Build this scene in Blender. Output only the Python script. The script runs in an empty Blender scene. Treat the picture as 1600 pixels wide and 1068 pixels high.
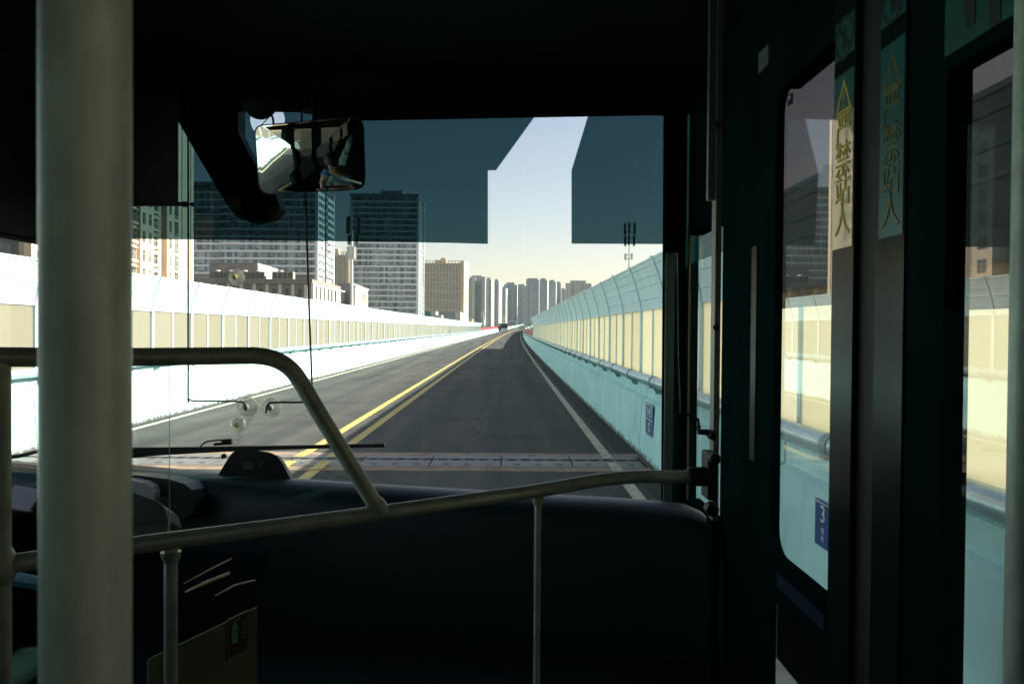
import bpy, bmesh, math, random
from mathutils import Vector, Matrix
random.seed(7)
S = bpy.context.scene
COL = S.collection
R = math.radians

# ------------------------------------------------------------------ camera
FPX = 1250.0
RHO = R(0.43)
A_, B_ = -8.146, 19.44
PSI, THE = math.atan(-A_ / FPX), math.atan(B_ / FPX)
Fw = Vector((math.sin(PSI) * math.cos(THE), math.cos(PSI) * math.cos(THE), -math.sin(THE)))
r0 = Vector((math.cos(PSI), -math.sin(PSI), 0))
u0 = r0.cross(Fw)
Rt = r0 * math.cos(RHO) + u0 * math.sin(RHO)
Up = u0 * math.cos(RHO) - r0 * math.sin(RHO)
EYE = Vector((0, 0, 1.9))
cam = bpy.data.cameras.new('camera')
cam.sensor_width = 36.0
cam.lens = FPX / 1600 * 36
cam.clip_start = 0.02
cam.clip_end = 9000
cam.dof.use_dof = True
cam.dof.focus_distance = 9.0
cam.dof.aperture_fstop = 18.0
co = bpy.data.objects.new('camera', cam)
COL.objects.link(co)
M = Matrix((Rt, Up, -Fw)).transposed().to_4x4()
M.translation = EYE
co.matrix_world = M
S.camera = co

# ------------------------------------------------------------------ world, sun, exposure
SUN_AZ, SUN_EL = 80.0, 31.0
w = bpy.data.worlds.new('World')
S.world = w
w.use_nodes = True
nt = w.node_tree
nt.nodes.clear()
sky = nt.nodes.new('ShaderNodeTexSky')
sky.sky_type = 'NISHITA'
sky.sun_disc = False
sky.sun_elevation = R(SUN_EL)
sky.sun_rotation = R(SUN_AZ)
sky.altitude = 20
sky.air_density = 1.0
sky.dust_density = 1.0
sky.ozone_density = 1.0
bg = nt.nodes.new('ShaderNodeBackground')
bg.inputs[1].default_value = 0.07
wo = nt.nodes.new('ShaderNodeOutputWorld')
tint = nt.nodes.new('ShaderNodeMix')
tint.data_type = 'RGBA'
tint.blend_type = 'MULTIPLY'
tint.inputs[0].default_value = 1.0
tint.inputs[7].default_value = (1.18, 0.95, 0.83, 1)
nt.links.new(sky.outputs[0], tint.inputs[6])
nt.links.new(tint.outputs[2], bg.inputs[0])
nt.links.new(bg.outputs[0], wo.inputs[0])
sl = bpy.data.lights.new('sun', 'SUN')
sl.energy = 5.0
sl.angle = R(0.5)
sl.color = (1.0, 0.93, 0.82)
so = bpy.data.objects.new('sun', sl)
COL.objects.link(so)
sd = Vector((math.cos(R(SUN_EL)) * math.sin(R(SUN_AZ)), math.cos(R(SUN_EL)) * math.cos(R(SUN_AZ)), math.sin(R(SUN_EL))))
so.rotation_euler = sd.to_track_quat('Z', 'Y').to_euler()
so.location = (40, 20, 60)
S.view_settings.view_transform = 'Standard'
S.view_settings.look = 'None'
S.view_settings.gamma = 1.0
S.view_settings.exposure = 1.65
S.cycles.max_bounces = 10
S.cycles.transparent_max_bounces = 16
S.cycles.caustics_reflective = False
S.cycles.caustics_refractive = False
S.cycles.sample_clamp_indirect = 4.0


# ------------------------------------------------------------------ projection of photo measurements onto chosen depths
def ray(px, py):
    return Rt * ((px - 800) / FPX) + Up * ((534 - py) / FPX) + Fw


def P(px, py, Y):
    d = ray(px, py)
    return EYE + d * (Y / d.y)


def PX(px, py, X):
    d = ray(px, py)
    return EYE + d * (X / d.x)


def ws_y(x, z):
    return 3.42 - 0.06 * ((x + 0.5) / 1.15) ** 2 - 0.05 * (z - 1.2)


def WS(px, py, off=0.0):
    d = ray(px, py)
    t = 3.4 / d.y
    for _ in range(8):
        p = EYE + d * t
        t = (ws_y(p.x, p.z) - off) / d.y
    return EYE + d * t


# ------------------------------------------------------------------ materials
def newmat(name):
    m = bpy.data.materials.new(name)
    m.use_nodes = True
    t = m.node_tree
    t.nodes.clear()
    o = t.nodes.new('ShaderNodeOutputMaterial')
    return m, t, o


def N(t, kind, **kw):
    n = t.nodes.new(kind)
    for k, v in kw.items():
        setattr(n, k, v)
    return n


def mat(name, col, rough=0.6, metal=0.0, var=0.15, scale=3.0, bump=0.0, coat=0.0, col2=None, spec=0.5, stretch=(1, 1, 1), detail=5.0):
    m, t, o = newmat(name)
    b = N(t, 'ShaderNodeBsdfPrincipled')
    tc = N(t, 'ShaderNodeTexCoord')
    mp = N(t, 'ShaderNodeMapping')
    mp.inputs['Scale'].default_value = stretch
    t.links.new(tc.outputs['Object'], mp.inputs[0])
    nz = N(t, 'ShaderNodeTexNoise')
    nz.inputs['Scale'].default_value = scale
    nz.inputs['Detail'].default_value = detail
    nz.inputs['Roughness'].default_value = 0.62
    t.links.new(mp.outputs[0], nz.inputs['Vector'])
    cr = N(t, 'ShaderNodeValToRGB')
    c2 = col2 if col2 else tuple(c * (1 - 2 * var) for c in col)
    cr.color_ramp.elements[0].position = 0.3
    cr.color_ramp.elements[1].position = 0.72
    cr.color_ramp.elements[0].color = (*c2, 1)
    cr.color_ramp.elements[1].color = (*[min(1, c * (1 + var * .5)) for c in col], 1)
    t.links.new(nz.outputs['Fac'], cr.inputs[0])
    t.links.new(cr.outputs[0], b.inputs['Base Color'])
    b.inputs['Roughness'].default_value = rough
    b.inputs['Metallic'].default_value = metal
    b.inputs['Coat Weight'].default_value = coat
    b.inputs['Specular IOR Level'].default_value = spec
    if bump:
        n2 = N(t, 'ShaderNodeTexNoise')
        n2.inputs['Scale'].default_value = scale * 6
        n2.inputs['Detail'].default_value = 4
        t.links.new(mp.outputs[0], n2.inputs['Vector'])
        bp = N(t, 'ShaderNodeBump')
        bp.inputs['Strength'].default_value = bump
        bp.inputs['Distance'].default_value = 0.01
        t.links.new(n2.outputs['Fac'], bp.inputs['Height'])
        t.links.new(bp.outputs[0], b.inputs['Normal'])
    t.links.new(b.outputs[0], o.inputs[0])
    return m


def glassmat(name, col, ior=1.5, rough=0.0, haze=0.0, hazecol=(.6, .6, .6), gain=1.0):
    """thin sheet: coloured transmission plus Fresnel reflection"""
    m, t, o = newmat(name)
    tr = N(t, 'ShaderNodeBsdfTransparent')
    tr.inputs[0].default_value = (*col, 1)
    gl = N(t, 'ShaderNodeBsdfGlossy')
    gl.inputs['Roughness'].default_value = rough
    gl.inputs[0].default_value = (.95, .97, .97, 1)
    geo = N(t, 'ShaderNodeNewGeometry')
    mx = N(t, 'ShaderNodeMix')
    mx.data_type = 'FLOAT'
    mx.inputs[2].default_value = ior
    mx.inputs[3].default_value = 1.0 / ior
    t.links.new(geo.outputs['Backfacing'], mx.inputs[0])
    fr = N(t, 'ShaderNodeFresnel')
    t.links.new(mx.outputs[0], fr.inputs[0])
    mu = N(t, 'ShaderNodeMath', operation='MULTIPLY', use_clamp=True)
    mu.inputs[1].default_value = gain
    t.links.new(fr.outputs[0], mu.inputs[0])
    ms = N(t, 'ShaderNodeMixShader')
    base = tr
    if haze:
        df = N(t, 'ShaderNodeBsdfDiffuse')
        df.inputs[0].default_value = (*hazecol, 1)
        tl = N(t, 'ShaderNodeBsdfTranslucent')
        tl.inputs[0].default_value = (*hazecol, 1)
        ad = N(t, 'ShaderNodeMixShader')
        ad.inputs[0].default_value = .5
        t.links.new(df.outputs[0], ad.inputs[1])
        t.links.new(tl.outputs[0], ad.inputs[2])
        hm = N(t, 'ShaderNodeMixShader')
        hm.inputs[0].default_value = haze
        t.links.new(tr.outputs[0], hm.inputs[1])
        t.links.new(ad.outputs[0], hm.inputs[2])
        base = hm
    t.links.new(mu.outputs[0], ms.inputs[0])
    t.links.new(base.outputs[0], ms.inputs[1])
    t.links.new(gl.outputs[0], ms.inputs[2])
    t.links.new(ms.outputs[0], o.inputs[0])
    return m


def translucent(name, col, col2, mixf=.5):
    m, t, o = newmat(name)
    tc = N(t, 'ShaderNodeTexCoord')
    ob = N(t, 'ShaderNodeObjectInfo')
    nz = N(t, 'ShaderNodeTexNoise')
    nz.inputs['Scale'].default_value = .8
    t.links.new(tc.outputs['Object'], nz.inputs['Vector'])
    ad = N(t, 'ShaderNodeMath', operation='ADD')
    mu = N(t, 'ShaderNodeMath', operation='MULTIPLY')
    mu.inputs[1].default_value = .6
    t.links.new(ob.outputs['Random'], mu.inputs[0])
    t.links.new(mu.outputs[0], ad.inputs[0])
    m3 = N(t, 'ShaderNodeMath', operation='MULTIPLY')
    m3.inputs[1].default_value = .4
    t.links.new(nz.outputs['Fac'], m3.inputs[0])
    t.links.new(m3.outputs[0], ad.inputs[1])
    mx = N(t, 'ShaderNodeMix')
    mx.data_type = 'RGBA'
    mx.inputs[6].default_value = (*col, 1)
    mx.inputs[7].default_value = (*col2, 1)
    t.links.new(ad.outputs[0], mx.inputs[0])
    df = N(t, 'ShaderNodeBsdfDiffuse')
    tl = N(t, 'ShaderNodeBsdfTranslucent')
    t.links.new(mx.outputs[2], df.inputs[0])
    t.links.new(mx.outputs[2], tl.inputs[0])
    ms = N(t, 'ShaderNodeMixShader')
    ms.inputs[0].default_value = mixf
    t.links.new(df.outputs[0], ms.inputs[1])
    t.links.new(tl.outputs[0], ms.inputs[2])
    gl = N(t, 'ShaderNodeBsdfGlossy')
    gl.inputs['Roughness'].default_value = .25
    m2 = N(t, 'ShaderNodeMixShader')
    m2.inputs[0].default_value = .04
    t.links.new(ms.outputs[0], m2.inputs[1])
    t.links.new(gl.outputs[0], m2.inputs[2])
    t.links.new(m2.outputs[0], o.inputs[0])
    return m


def facade(name, wall, glass, fx, fz, wx=.5, wz=.5, vary=.5, rough=.5, axis='xy'):
    """walls of far towers: a window grid with per-window variation, in object space (metres)"""
    m, t, o = newmat(name)
    b = N(t, 'ShaderNodeBsdfPrincipled')
    tc = N(t, 'ShaderNodeTexCoord')
    sp = N(t, 'ShaderNodeSeparateXYZ')
    t.links.new(tc.outputs['Object'], sp.inputs[0])
    h = N(t, 'ShaderNodeMath', operation='ADD')
    t.links.new(sp.outputs[0], h.inputs[0])
    t.links.new(sp.outputs[1], h.inputs[1])

    def cell(src, f):
        d = N(t, 'ShaderNodeMath', operation='DIVIDE')
        d.inputs[1].default_value = f
        t.links.new(src, d.inputs[0])
        fr = N(t, 'ShaderNodeMath', operation='FRACT')
        fl = N(t, 'ShaderNodeMath', operation='FLOOR')
        t.links.new(d.outputs[0], fr.inputs[0])
        t.links.new(d.outputs[0], fl.inputs[0])
        return fr.outputs[0], fl.outputs[0]
    fx_, ix = cell(h.outputs[0], fx)
    fz_, iz = cell(sp.outputs[2], fz)

    def less(src, v):
        l = N(t, 'ShaderNodeMath', operation='LESS_THAN')
        l.inputs[1].default_value = v
        t.links.new(src, l.inputs[0])
        return l.outputs[0]
    mk = N(t, 'ShaderNodeMath', operation='MULTIPLY')
    t.links.new(less(fx_, wx), mk.inputs[0])
    t.links.new(less(fz_, wz), mk.inputs[1])
    cb = N(t, 'ShaderNodeCombineXYZ')
    t.links.new(ix, cb.inputs[0])
    t.links.new(iz, cb.inputs[1])
    wn = N(t, 'ShaderNodeTexWhiteNoise')
    t.links.new(cb.outputs[0], wn.inputs[0])
    g2 = N(t, 'ShaderNodeMix')
    g2.data_type = 'RGBA'
    g2.inputs[6].default_value = (*[c * (1 - vary) for c in glass], 1)
    g2.inputs[7].default_value = (*[min(1, c * (1 + vary)) for c in glass], 1)
    t.links.new(wn.outputs[0], g2.inputs[0])
    nz = N(t, 'ShaderNodeTexNoise')
    nz.inputs['Scale'].default_value = .12
    t.links.new(tc.outputs['Object'], nz.inputs['Vector'])
    w2 = N(t, 'ShaderNodeMix')
    w2.data_type = 'RGBA'
    w2.inputs[6].default_value = (*[c * .82 for c in wall], 1)
    w2.inputs[7].default_value = (*[min(1, c * 1.1) for c in wall], 1)
    t.links.new(nz.outputs['Fac'], w2.inputs[0])
    mx = N(t, 'ShaderNodeMix')
    mx.data_type = 'RGBA'
    t.links.new(mk.outputs[0], mx.inputs[0])
    t.links.new(w2.outputs[2], mx.inputs[6])
    t.links.new(g2.outputs[2], mx.inputs[7])
    t.links.new(mx.outputs[2], b.inputs['Base Color'])
    rm = N(t, 'ShaderNodeMapRange')
    rm.inputs[3].default_value = .8
    rm.inputs[4].default_value = rough
    t.links.new(mk.outputs[0], rm.inputs[0])
    t.links.new(rm.outputs[0], b.inputs['Roughness'])
    t.links.new(b.outputs[0], o.inputs[0])
    return m


# ------------------------------------------------------------------ mesh builder
class MB:
    def __init__(s):
        s.v, s.f, s.mi = [], [], []

    def add(s, vs, fs, mi=0):
        n = len(s.v)
        s.v += [Vector(v) for v in vs]
        s.f += [tuple(i + n for i in f) for f in fs]
        s.mi += [mi] * len(fs)
        return s

    def box(s, a, b, mi=0, bev=0.0):
        x0, x1 = sorted((a[0], b[0]))
        y0, y1 = sorted((a[1], b[1]))
        z0, z1 = sorted((a[2], b[2]))
        if bev > 0:
            bm = bmesh.new()
            bmesh.ops.create_cube(bm, size=1)
            for v in bm.verts:
                v.co = Vector(((x0 + x1) / 2 + v.co.x * (x1 - x0), (y0 + y1) / 2 + v.co.y * (y1 - y0), (z0 + z1) / 2 + v.co.z * (z1 - z0)))
            bmesh.ops.bevel(bm, geom=bm.edges[:], offset=bev, segments=2, affect='EDGES', profile=.5)
            bm.verts.index_update()
            s.add([v.co.copy() for v in bm.verts], [[v.index for v in f.verts] for f in bm.faces], mi)
            bm.free()
            return s
        return s.add([(x0, y0, z0), (x1, y0, z0), (x1, y1, z0), (x0, y1, z0), (x0, y0, z1), (x1, y0, z1), (x1, y1, z1), (x0, y1, z1)],
                     [(0, 3, 2, 1), (4, 5, 6, 7), (0, 1, 5, 4), (1, 2, 6, 5), (2, 3, 7, 6), (3, 0, 4, 7)], mi)

    def hexa(s, front, back, mi=0):
        """solid between two polygons with the same number of points"""
        n = len(front)
        vs = list(front) + list(back)
        fs = [tuple(range(n)), tuple(range(2 * n - 1, n - 1, -1))]
        for i in range(n):
            j = (i + 1) % n
            fs.append((i, i + n, j + n, j))
        return s.add(vs, fs, mi)

    def slab(s, poly, off, mi=0):
        off = Vector(off)
        return s.hexa([Vector(p) for p in poly], [Vector(p) + off for p in poly], mi)

    def quad(s, pts, mi=0):
        return s.add(pts, [tuple(range(len(pts)))], mi)

    def tube(s, pts, r, seg=12, mi=0, caps=True):
        pts = [Vector(p) for p in pts]
        n = len(pts)
        rr = r if isinstance(r, (list, tuple)) else [r] * n
        up = None
        vs, fs = [], []
        for i, p in enumerate(pts):
            t = (pts[min(i + 1, n - 1)] - pts[max(i - 1, 0)]).normalized()
            if up is None:
                a = Vector((0, 0, 1)) if abs(t.z) < .9 else Vector((1, 0, 0))
                up = (a - t * a.dot(t)).normalized()
            else:
                up = (up - t * up.dot(t)).normalized()
            sd_ = t.cross(up)
            for k in range(seg):
                an = 2 * math.pi * k / seg
                vs.append(p + (up * math.cos(an) + sd_ * math.sin(an)) * rr[i])
        for i in range(n - 1):
            for k in range(seg):
                k2 = (k + 1) % seg
                fs.append((i * seg + k, i * seg + k2, (i + 1) * seg + k2, (i + 1) * seg + k))
        if caps:
            fs.append(tuple(range(seg - 1, -1, -1)))
            fs.append(tuple((n - 1) * seg + k for k in range(seg)))
        return s.add(vs, fs, mi)

    def lathe(s, base, axis, prof, seg=24, mi=0):
        base, ax = Vector(base), Vector(axis).normalized()
        a = Vector((0, 0, 1)) if abs(ax.z) < .9 else Vector((1, 0, 0))
        e1 = (a - ax * a.dot(ax)).normalized()
        e2 = ax.cross(e1)
        vs, fs = [], []
        for (r, h) in prof:
            for k in range(seg):
                an = 2 * math.pi * k / seg
                vs.append(base + ax * h + (e1 * math.cos(an) + e2 * math.sin(an)) * r)
        for i in range(len(prof) - 1):
            for k in range(seg):
                k2 = (k + 1) % seg
                fs.append((i * seg + k, i * seg + k2, (i + 1) * seg + k2, (i + 1) * seg + k))
        fs.append(tuple(range(seg - 1, -1, -1)))
        fs.append(tuple((len(prof) - 1) * seg + k for k in range(seg)))
        return s.add(vs, fs, mi)

    def build(s, name, mats, parent=None, smooth=False, origin=None, loc=None):
        me = bpy.data.meshes.new(name)
        vs = s.v
        if origin is not None:
            o_ = Vector(origin)
            vs = [v - o_ for v in vs]
        me.from_pydata([tuple(v) for v in vs], [], s.f)
        if not isinstance(mats, (list, tuple)):
            mats = [mats]
        for m in mats:
            me.materials.append(m)
        me.polygons.foreach_set('material_index', s.mi)
        if smooth:
            me.shade_smooth() if hasattr(me, 'shade_smooth') else None
        bm = bmesh.new()
        bm.from_mesh(me)
        if any(len(f.verts) > 4 for f in bm.faces):
            bmesh.ops.triangulate(bm, faces=[f for f in bm.faces if len(f.verts) > 4])
        if smooth:
            for e in bm.edges:
                if len(e.link_faces) == 2 and e.calc_face_angle(0) > R(40):
                    e.smooth = False
        bm.to_mesh(me)
        bm.free()
        me.update()
        o = bpy.data.objects.new(name, me)
        COL.objects.link(o)
        if origin is not None:
            o.location = origin
        if loc is not None:
            o.location = loc
        if parent is not None:
            o.parent = parent
        return o


def tag(o, label, cat, group=None):
    o['label'] = label
    o['category'] = cat
    if group:
        o['group'] = group
    return o


def thing(name, label, cat, loc=(0, 0, 0), group=None):
    o = bpy.data.objects.new(name, None)
    COL.objects.link(o)
    o.location = loc
    o.empty_display_size = .2
    return tag(o, label, cat, group)


def struct(o):
    o['kind'] = 'structure'
    return o


def part(mb, name, m, par, smooth=False, label=None):
    """part whose vertices are in world space; the parent thing has translation only"""
    vs = mb
    loc = Vector((0, 0, 0))
    p = par
    while p is not None:
        loc += Vector(p.location)
        p = p.parent
    vs.v = [v - loc for v in vs.v]
    o = vs.build(name, m, par, smooth)
    if label:
        o['label'] = label
    return o


def text_mesh(body, size, depth=0.0008):
    c = bpy.data.curves.new('lettering', 'FONT')
    c.body = body
    c.size = size
    c.align_x = 'CENTER'
    c.align_y = 'CENTER'
    c.extrude = depth
    c.resolution_u = 3
    t = bpy.data.objects.new('lettering', c)
    COL.objects.link(t)
    bpy.context.view_layer.update()
    dg = bpy.context.evaluated_depsgraph_get()
    me = bpy.data.meshes.new_from_object(t.evaluated_get(dg))
    COL.objects.unlink(t)
    bpy.data.objects.remove(t)
    bpy.data.curves.remove(c)
    return me


def add_text(mb, body, size, org, ex, ey, mi=0, sx=1.0, depth=.0008):
    """lettering appended to a mesh builder on the plane org + ex, ey"""
    me = text_mesh(body, size, depth)
    ex, ey, org = Vector(ex).normalized(), Vector(ey).normalized(), Vector(org)
    n = ex.cross(ey)
    vs = [org + ex * v.co.x * sx + ey * v.co.y + n * v.co.z for v in me.vertices]
    mb.add(vs, [tuple(p.vertices) for p in me.polygons], mi)
    bpy.data.meshes.remove(me)


# ------------------------------------------------------------------ material set
m_asphalt = None


def make_asphalt():
    m, t, o = newmat('asphalt')
    b = N(t, 'ShaderNodeBsdfPrincipled')
    tc = N(t, 'ShaderNodeTexCoord')
    n1 = N(t, 'ShaderNodeTexNoise')
    n1.inputs['Scale'].default_value = 55
    n1.inputs['Detail'].default_value = 3
    t.links.new(tc.outputs['Object'], n1.inputs['Vector'])
    mp = N(t, 'ShaderNodeMapping')
    mp.inputs['Scale'].default_value = (1.3, .035, 1)
    t.links.new(tc.outputs['Object'], mp.inputs[0])
    n2 = N(t, 'ShaderNodeTexNoise')
    n2.inputs['Scale'].default_value = 1.3
    n2.inputs['Detail'].default_value = 6
    t.links.new(mp.outputs[0], n2.inputs['Vector'])
    c1 = N(t, 'ShaderNodeValToRGB')
    c1.color_ramp.elements[0].position = .3
    c1.color_ramp.elements[1].position = .75
    c1.color_ramp.elements[0].color = (.037, .042, .041, 1)
    c1.color_ramp.elements[1].color = (.098, .094, .082, 1)
    t.links.new(n2.outputs['Fac'], c1.inputs[0])
    c2 = N(t, 'ShaderNodeValToRGB')
    c2.color_ramp.elements[0].position = .25
    c2.color_ramp.elements[1].position = .8
    c2.color_ramp.elements[0].color = (.55, .55, .55, 1)
    c2.color_ramp.elements[1].color = (1.45, 1.45, 1.45, 1)
    t.links.new(n1.outputs['Fac'], c2.inputs[0])
    mx = N(t, 'ShaderNodeMix')
    mx.data_type = 'RGBA'
    mx.blend_type = 'MULTIPLY'
    mx.inputs[0].default_value = 1
    t.links.new(c1.outputs[0], mx.inputs[6])
    t.links.new(c2.outputs[0], mx.inputs[7])
    # sealed repairs, tyre-dark tracks and stains
    n4 = N(t, 'ShaderNodeTexNoise')
    n4.inputs['Scale'].default_value = .55
    n4.inputs['Detail'].default_value = 7
    n4.inputs['Roughness'].default_value = .7
    t.links.new(tc.outputs['Object'], n4.inputs['Vector'])
    r4 = N(t, 'ShaderNodeMapRange')
    r4.inputs[1].default_value = .46
    r4.inputs[2].default_value = .68
    r4.inputs[3].default_value = 1.08
    r4.inputs[4].default_value = .66
    t.links.new(n4.outputs['Fac'], r4.inputs[0])
    vo = N(t, 'ShaderNodeTexVoronoi', feature='DISTANCE_TO_EDGE')
    vo.inputs['Scale'].default_value = .16
    nd = N(t, 'ShaderNodeMix')
    nd.data_type = 'VECTOR'
    nd.inputs[0].default_value = .25
    n5 = N(t, 'ShaderNodeTexNoise')
    n5.inputs['Scale'].default_value = 1.2
    t.links.new(tc.outputs['Object'], n5.inputs['Vector'])
    t.links.new(tc.outputs['Object'], nd.inputs[4])
    t.links.new(n5.outputs['Color'], nd.inputs[5])
    t.links.new(nd.outputs[1], vo.inputs['Vector'])
    r5 = N(t, 'ShaderNodeMapRange')
    r5.inputs[1].default_value = .002
    r5.inputs[2].default_value = .006
    r5.inputs[3].default_value = .62
    r5.inputs[4].default_value = 1.0
    t.links.new(vo.outputs['Distance'], r5.inputs[0])
    mm = N(t, 'ShaderNodeMath', operation='MULTIPLY')
    t.links.new(r4.outputs[0], mm.inputs[0])
    t.links.new(r5.outputs[0], mm.inputs[1])
    vm = N(t, 'ShaderNodeVectorMath', operation='SCALE')
    t.links.new(mx.outputs[2], vm.inputs[0])
    t.links.new(mm.outputs[0], vm.inputs['Scale'])
    t.links.new(vm.outputs[0], b.inputs['Base Color'])
    b.inputs['Roughness'].default_value = .85
    b.inputs['Specular IOR Level'].default_value = .25
    bp = N(t, 'ShaderNodeBump')
    bp.inputs['Strength'].default_value = .35
    bp.inputs['Distance'].default_value = .01
    t.links.new(n1.outputs['Fac'], bp.inputs['Height'])
    t.links.new(bp.outputs[0], b.inputs['Normal'])
    t.links.new(b.outputs[0], o.inputs[0])
    return m


def make_wallwhite():
    """painted concrete; grime rising unevenly from the foot"""
    m, t, o = newmat('painted_concrete')
    b = N(t, 'ShaderNodeBsdfPrincipled')
    tc = N(t, 'ShaderNodeTexCoord')
    nz = N(t, 'ShaderNodeTexNoise')
    nz.inputs['Scale'].default_value = 2.2
    nz.inputs['Detail'].default_value = 7
    t.links.new(tc.outputs['Object'], nz.inputs['Vector'])
    cr = N(t, 'ShaderNodeValToRGB')
    cr.color_ramp.elements[0].position = .25
    cr.color_ramp.elements[1].position = .6
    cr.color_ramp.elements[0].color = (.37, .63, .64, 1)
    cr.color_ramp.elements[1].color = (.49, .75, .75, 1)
    t.links.new(nz.outputs['Fac'], cr.inputs[0])
    at = N(t, 'ShaderNodeAttribute', attribute_name='foot')
    n2 = N(t, 'ShaderNodeTexNoise')
    n2.inputs['Scale'].default_value = 9
    n2.inputs['Detail'].default_value = 6
    t.links.new(tc.outputs['Object'], n2.inputs['Vector'])
    ma = N(t, 'ShaderNodeMath', operation='MULTIPLY')
    t.links.new(n2.outputs['Fac'], ma.inputs[0])
    ma.inputs[1].default_value = .25
    lt = N(t, 'ShaderNodeMath', operation='SUBTRACT')
    t.links.new(ma.outputs[0], lt.inputs[0])
    t.links.new(at.outputs['Fac'], lt.inputs[1])
    mr = N(t, 'ShaderNodeMapRange')
    mr.inputs[1].default_value = .02
    mr.inputs[2].default_value = .09
    t.links.new(lt.outputs[0], mr.inputs[0])
    mx = N(t, 'ShaderNodeMix')
    mx.data_type = 'RGBA'
    mx.inputs[7].default_value = (.07, .075, .065, 1)
    sy = N(t, 'ShaderNodeSeparateXYZ')
    t.links.new(tc.outputs['Object'], sy.inputs[0])
    dv = N(t, 'ShaderNodeMath', operation='DIVIDE')
    dv.inputs[1].default_value = 6.1
    t.links.new(sy.outputs[1], dv.inputs[0])
    fc = N(t, 'ShaderNodeMath', operation='FRACT')
    t.links.new(dv.outputs[0], fc.inputs[0])
    lj = N(t, 'ShaderNodeMath', operation='LESS_THAN')
    lj.inputs[1].default_value = .004
    t.links.new(fc.outputs[0], lj.inputs[0])
    # streaks that run down from the pipe rail
    mp = N(t, 'ShaderNodeMapping')
    mp.inputs['Scale'].default_value = (1, 2.2, .10)
    t.links.new(tc.outputs['Object'], mp.inputs[0])
    n3 = N(t, 'ShaderNodeTexNoise')
    n3.inputs['Scale'].default_value = 3.0
    n3.inputs['Detail'].default_value = 6
    t.links.new(mp.outputs[0], n3.inputs['Vector'])
    r3 = N(t, 'ShaderNodeMapRange')
    r3.inputs[1].default_value = .60
    r3.inputs[2].default_value = .80
    r3.inputs[4].default_value = .45
    t.links.new(n3.outputs['Fac'], r3.inputs[0])
    m1 = N(t, 'ShaderNodeMath', operation='MAXIMUM')
    m2 = N(t, 'ShaderNodeMath', operation='MAXIMUM')
    t.links.new(mr.outputs[0], m1.inputs[0])
    t.links.new(lj.outputs[0], m1.inputs[1])
    t.links.new(m1.outputs[0], m2.inputs[0])
    t.links.new(r3.outputs[0], m2.inputs[1])
    t.links.new(m2.outputs[0], mx.inputs[0])
    t.links.new(cr.outputs[0], mx.inputs[6])
    t.links.new(mx.outputs[2], b.inputs['Base Color'])
    b.inputs['Roughness'].default_value = .75
    t.links.new(b.outputs[0], o.inputs[0])
    return m


m_asphalt = make_asphalt()
m_white = make_wallwhite()
m_gutter = mat('dirty_gutter', (.030, .031, .029), .9, col2=(.004, .005, .005), scale=6, bump=.4, detail=9)
m_yellow = mat('yellow_road_paint', (.62, .47, .12), .7, col2=(.34, .27, .11), scale=7, detail=8)
m_linew = mat('white_road_paint', (.60, .54, .41), .75, col2=(.30, .27, .21), scale=7, detail=9)
m_jconc = mat('joint_concrete', (.36, .25, .175), .9, col2=(.15, .105, .08), scale=3, bump=.3)
m_jsteel = mat('joint_steel', (.16, .175, .18), .55, metal=.1, col2=(.16, .12, .10), scale=2.5)
m_black = mat('black_plastic', (.012, .014, .014), .55, var=.2, scale=8, bump=.08, spec=.25)
m_gap = mat('joint_gap', (.008, .008, .008), .9)
m_louvre = mat('pale_blue_sheet', (.56, .73, .75), .5, var=.05, scale=1.1, col2=(.46, .62, .64), stretch=(1, 3, .4), detail=8)
m_post = mat('pale_blue_post', (.53, .71, .73), .45, var=.06, scale=2)
m_pipe = mat('grey_blue_pipe', (.45, .60, .64), .3, metal=.25, var=.12, scale=4)
m_bracket = mat('bracket_paint', (.16, .30, .32), .5)
m_panel = translucent('cream_acrylic', (.54, .52, .40), (.63, .62, .52), .72)
m_concrete = mat('deck_concrete', (.30, .30, .29), .9, bump=.2)
m_ground = mat('ground_cover', (.09, .11, .06), 1, scale=.02, col2=(.16, .15, .12))
m_red = mat('red_banner', (.42, .035, .065), .6, scale=.5)
m_signb = mat('blue_sign_plate', (.012, .07, .25), .4)
m_signw = mat('white_sign_print', (.75, .76, .76), .5, var=.05)
m_leaf = mat('leaves', (.05, .085, .03), .7, scale=.8, col2=(.022, .045, .018))
m_trunk = mat('bark', (.10, .07, .05), .9)
# interior
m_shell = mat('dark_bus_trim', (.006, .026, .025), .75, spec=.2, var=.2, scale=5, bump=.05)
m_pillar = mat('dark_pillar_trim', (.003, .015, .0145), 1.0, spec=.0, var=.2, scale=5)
m_dash = mat('dashboard_vinyl', (.006, .026, .025), .45, spec=.35, var=.15, scale=30, bump=.06)
m_pole = mat('greyish_pole_paint', (.56, .64, .56), .40, metal=.10, spec=.25, var=.22, scale=28, stretch=(1, 1, .35), bump=.02, detail=7)
m_rail = mat('rail_paint', (.45, .49, .40), .36, metal=.15, var=.20, scale=22, detail=7, bump=.02)
m_strip = mat('satin_door_frame', (.007, .018, .016), .24, spec=.05, var=.05, scale=4, stretch=(1, 1, .1))
m_glint = mat('glint_metal', (.35, .33, .29), .35, metal=.7, var=.05)
m_rubber = mat('rubber', (.008, .008, .008), .7)
m_glass = glassmat('clear_glass', (.90, .94, .93), 1.5, gain=1.05)
m_ws = glassmat('windscreen_glass', (.88, .93, .92), 1.5, gain=1.3)
m_film = glassmat('tint_film', (.039, .083, .096), 1.45, gain=.4)
m_dfilm = glassmat('door_tint_film', (.115, .096, .088), 1.45, gain=.3)
m_rear = glassmat('rear_clear_glass', (.90, .92, .88), 1.5, gain=1.3)  # unseen rear glass, made clear to let more light onto pole and rails
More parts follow.
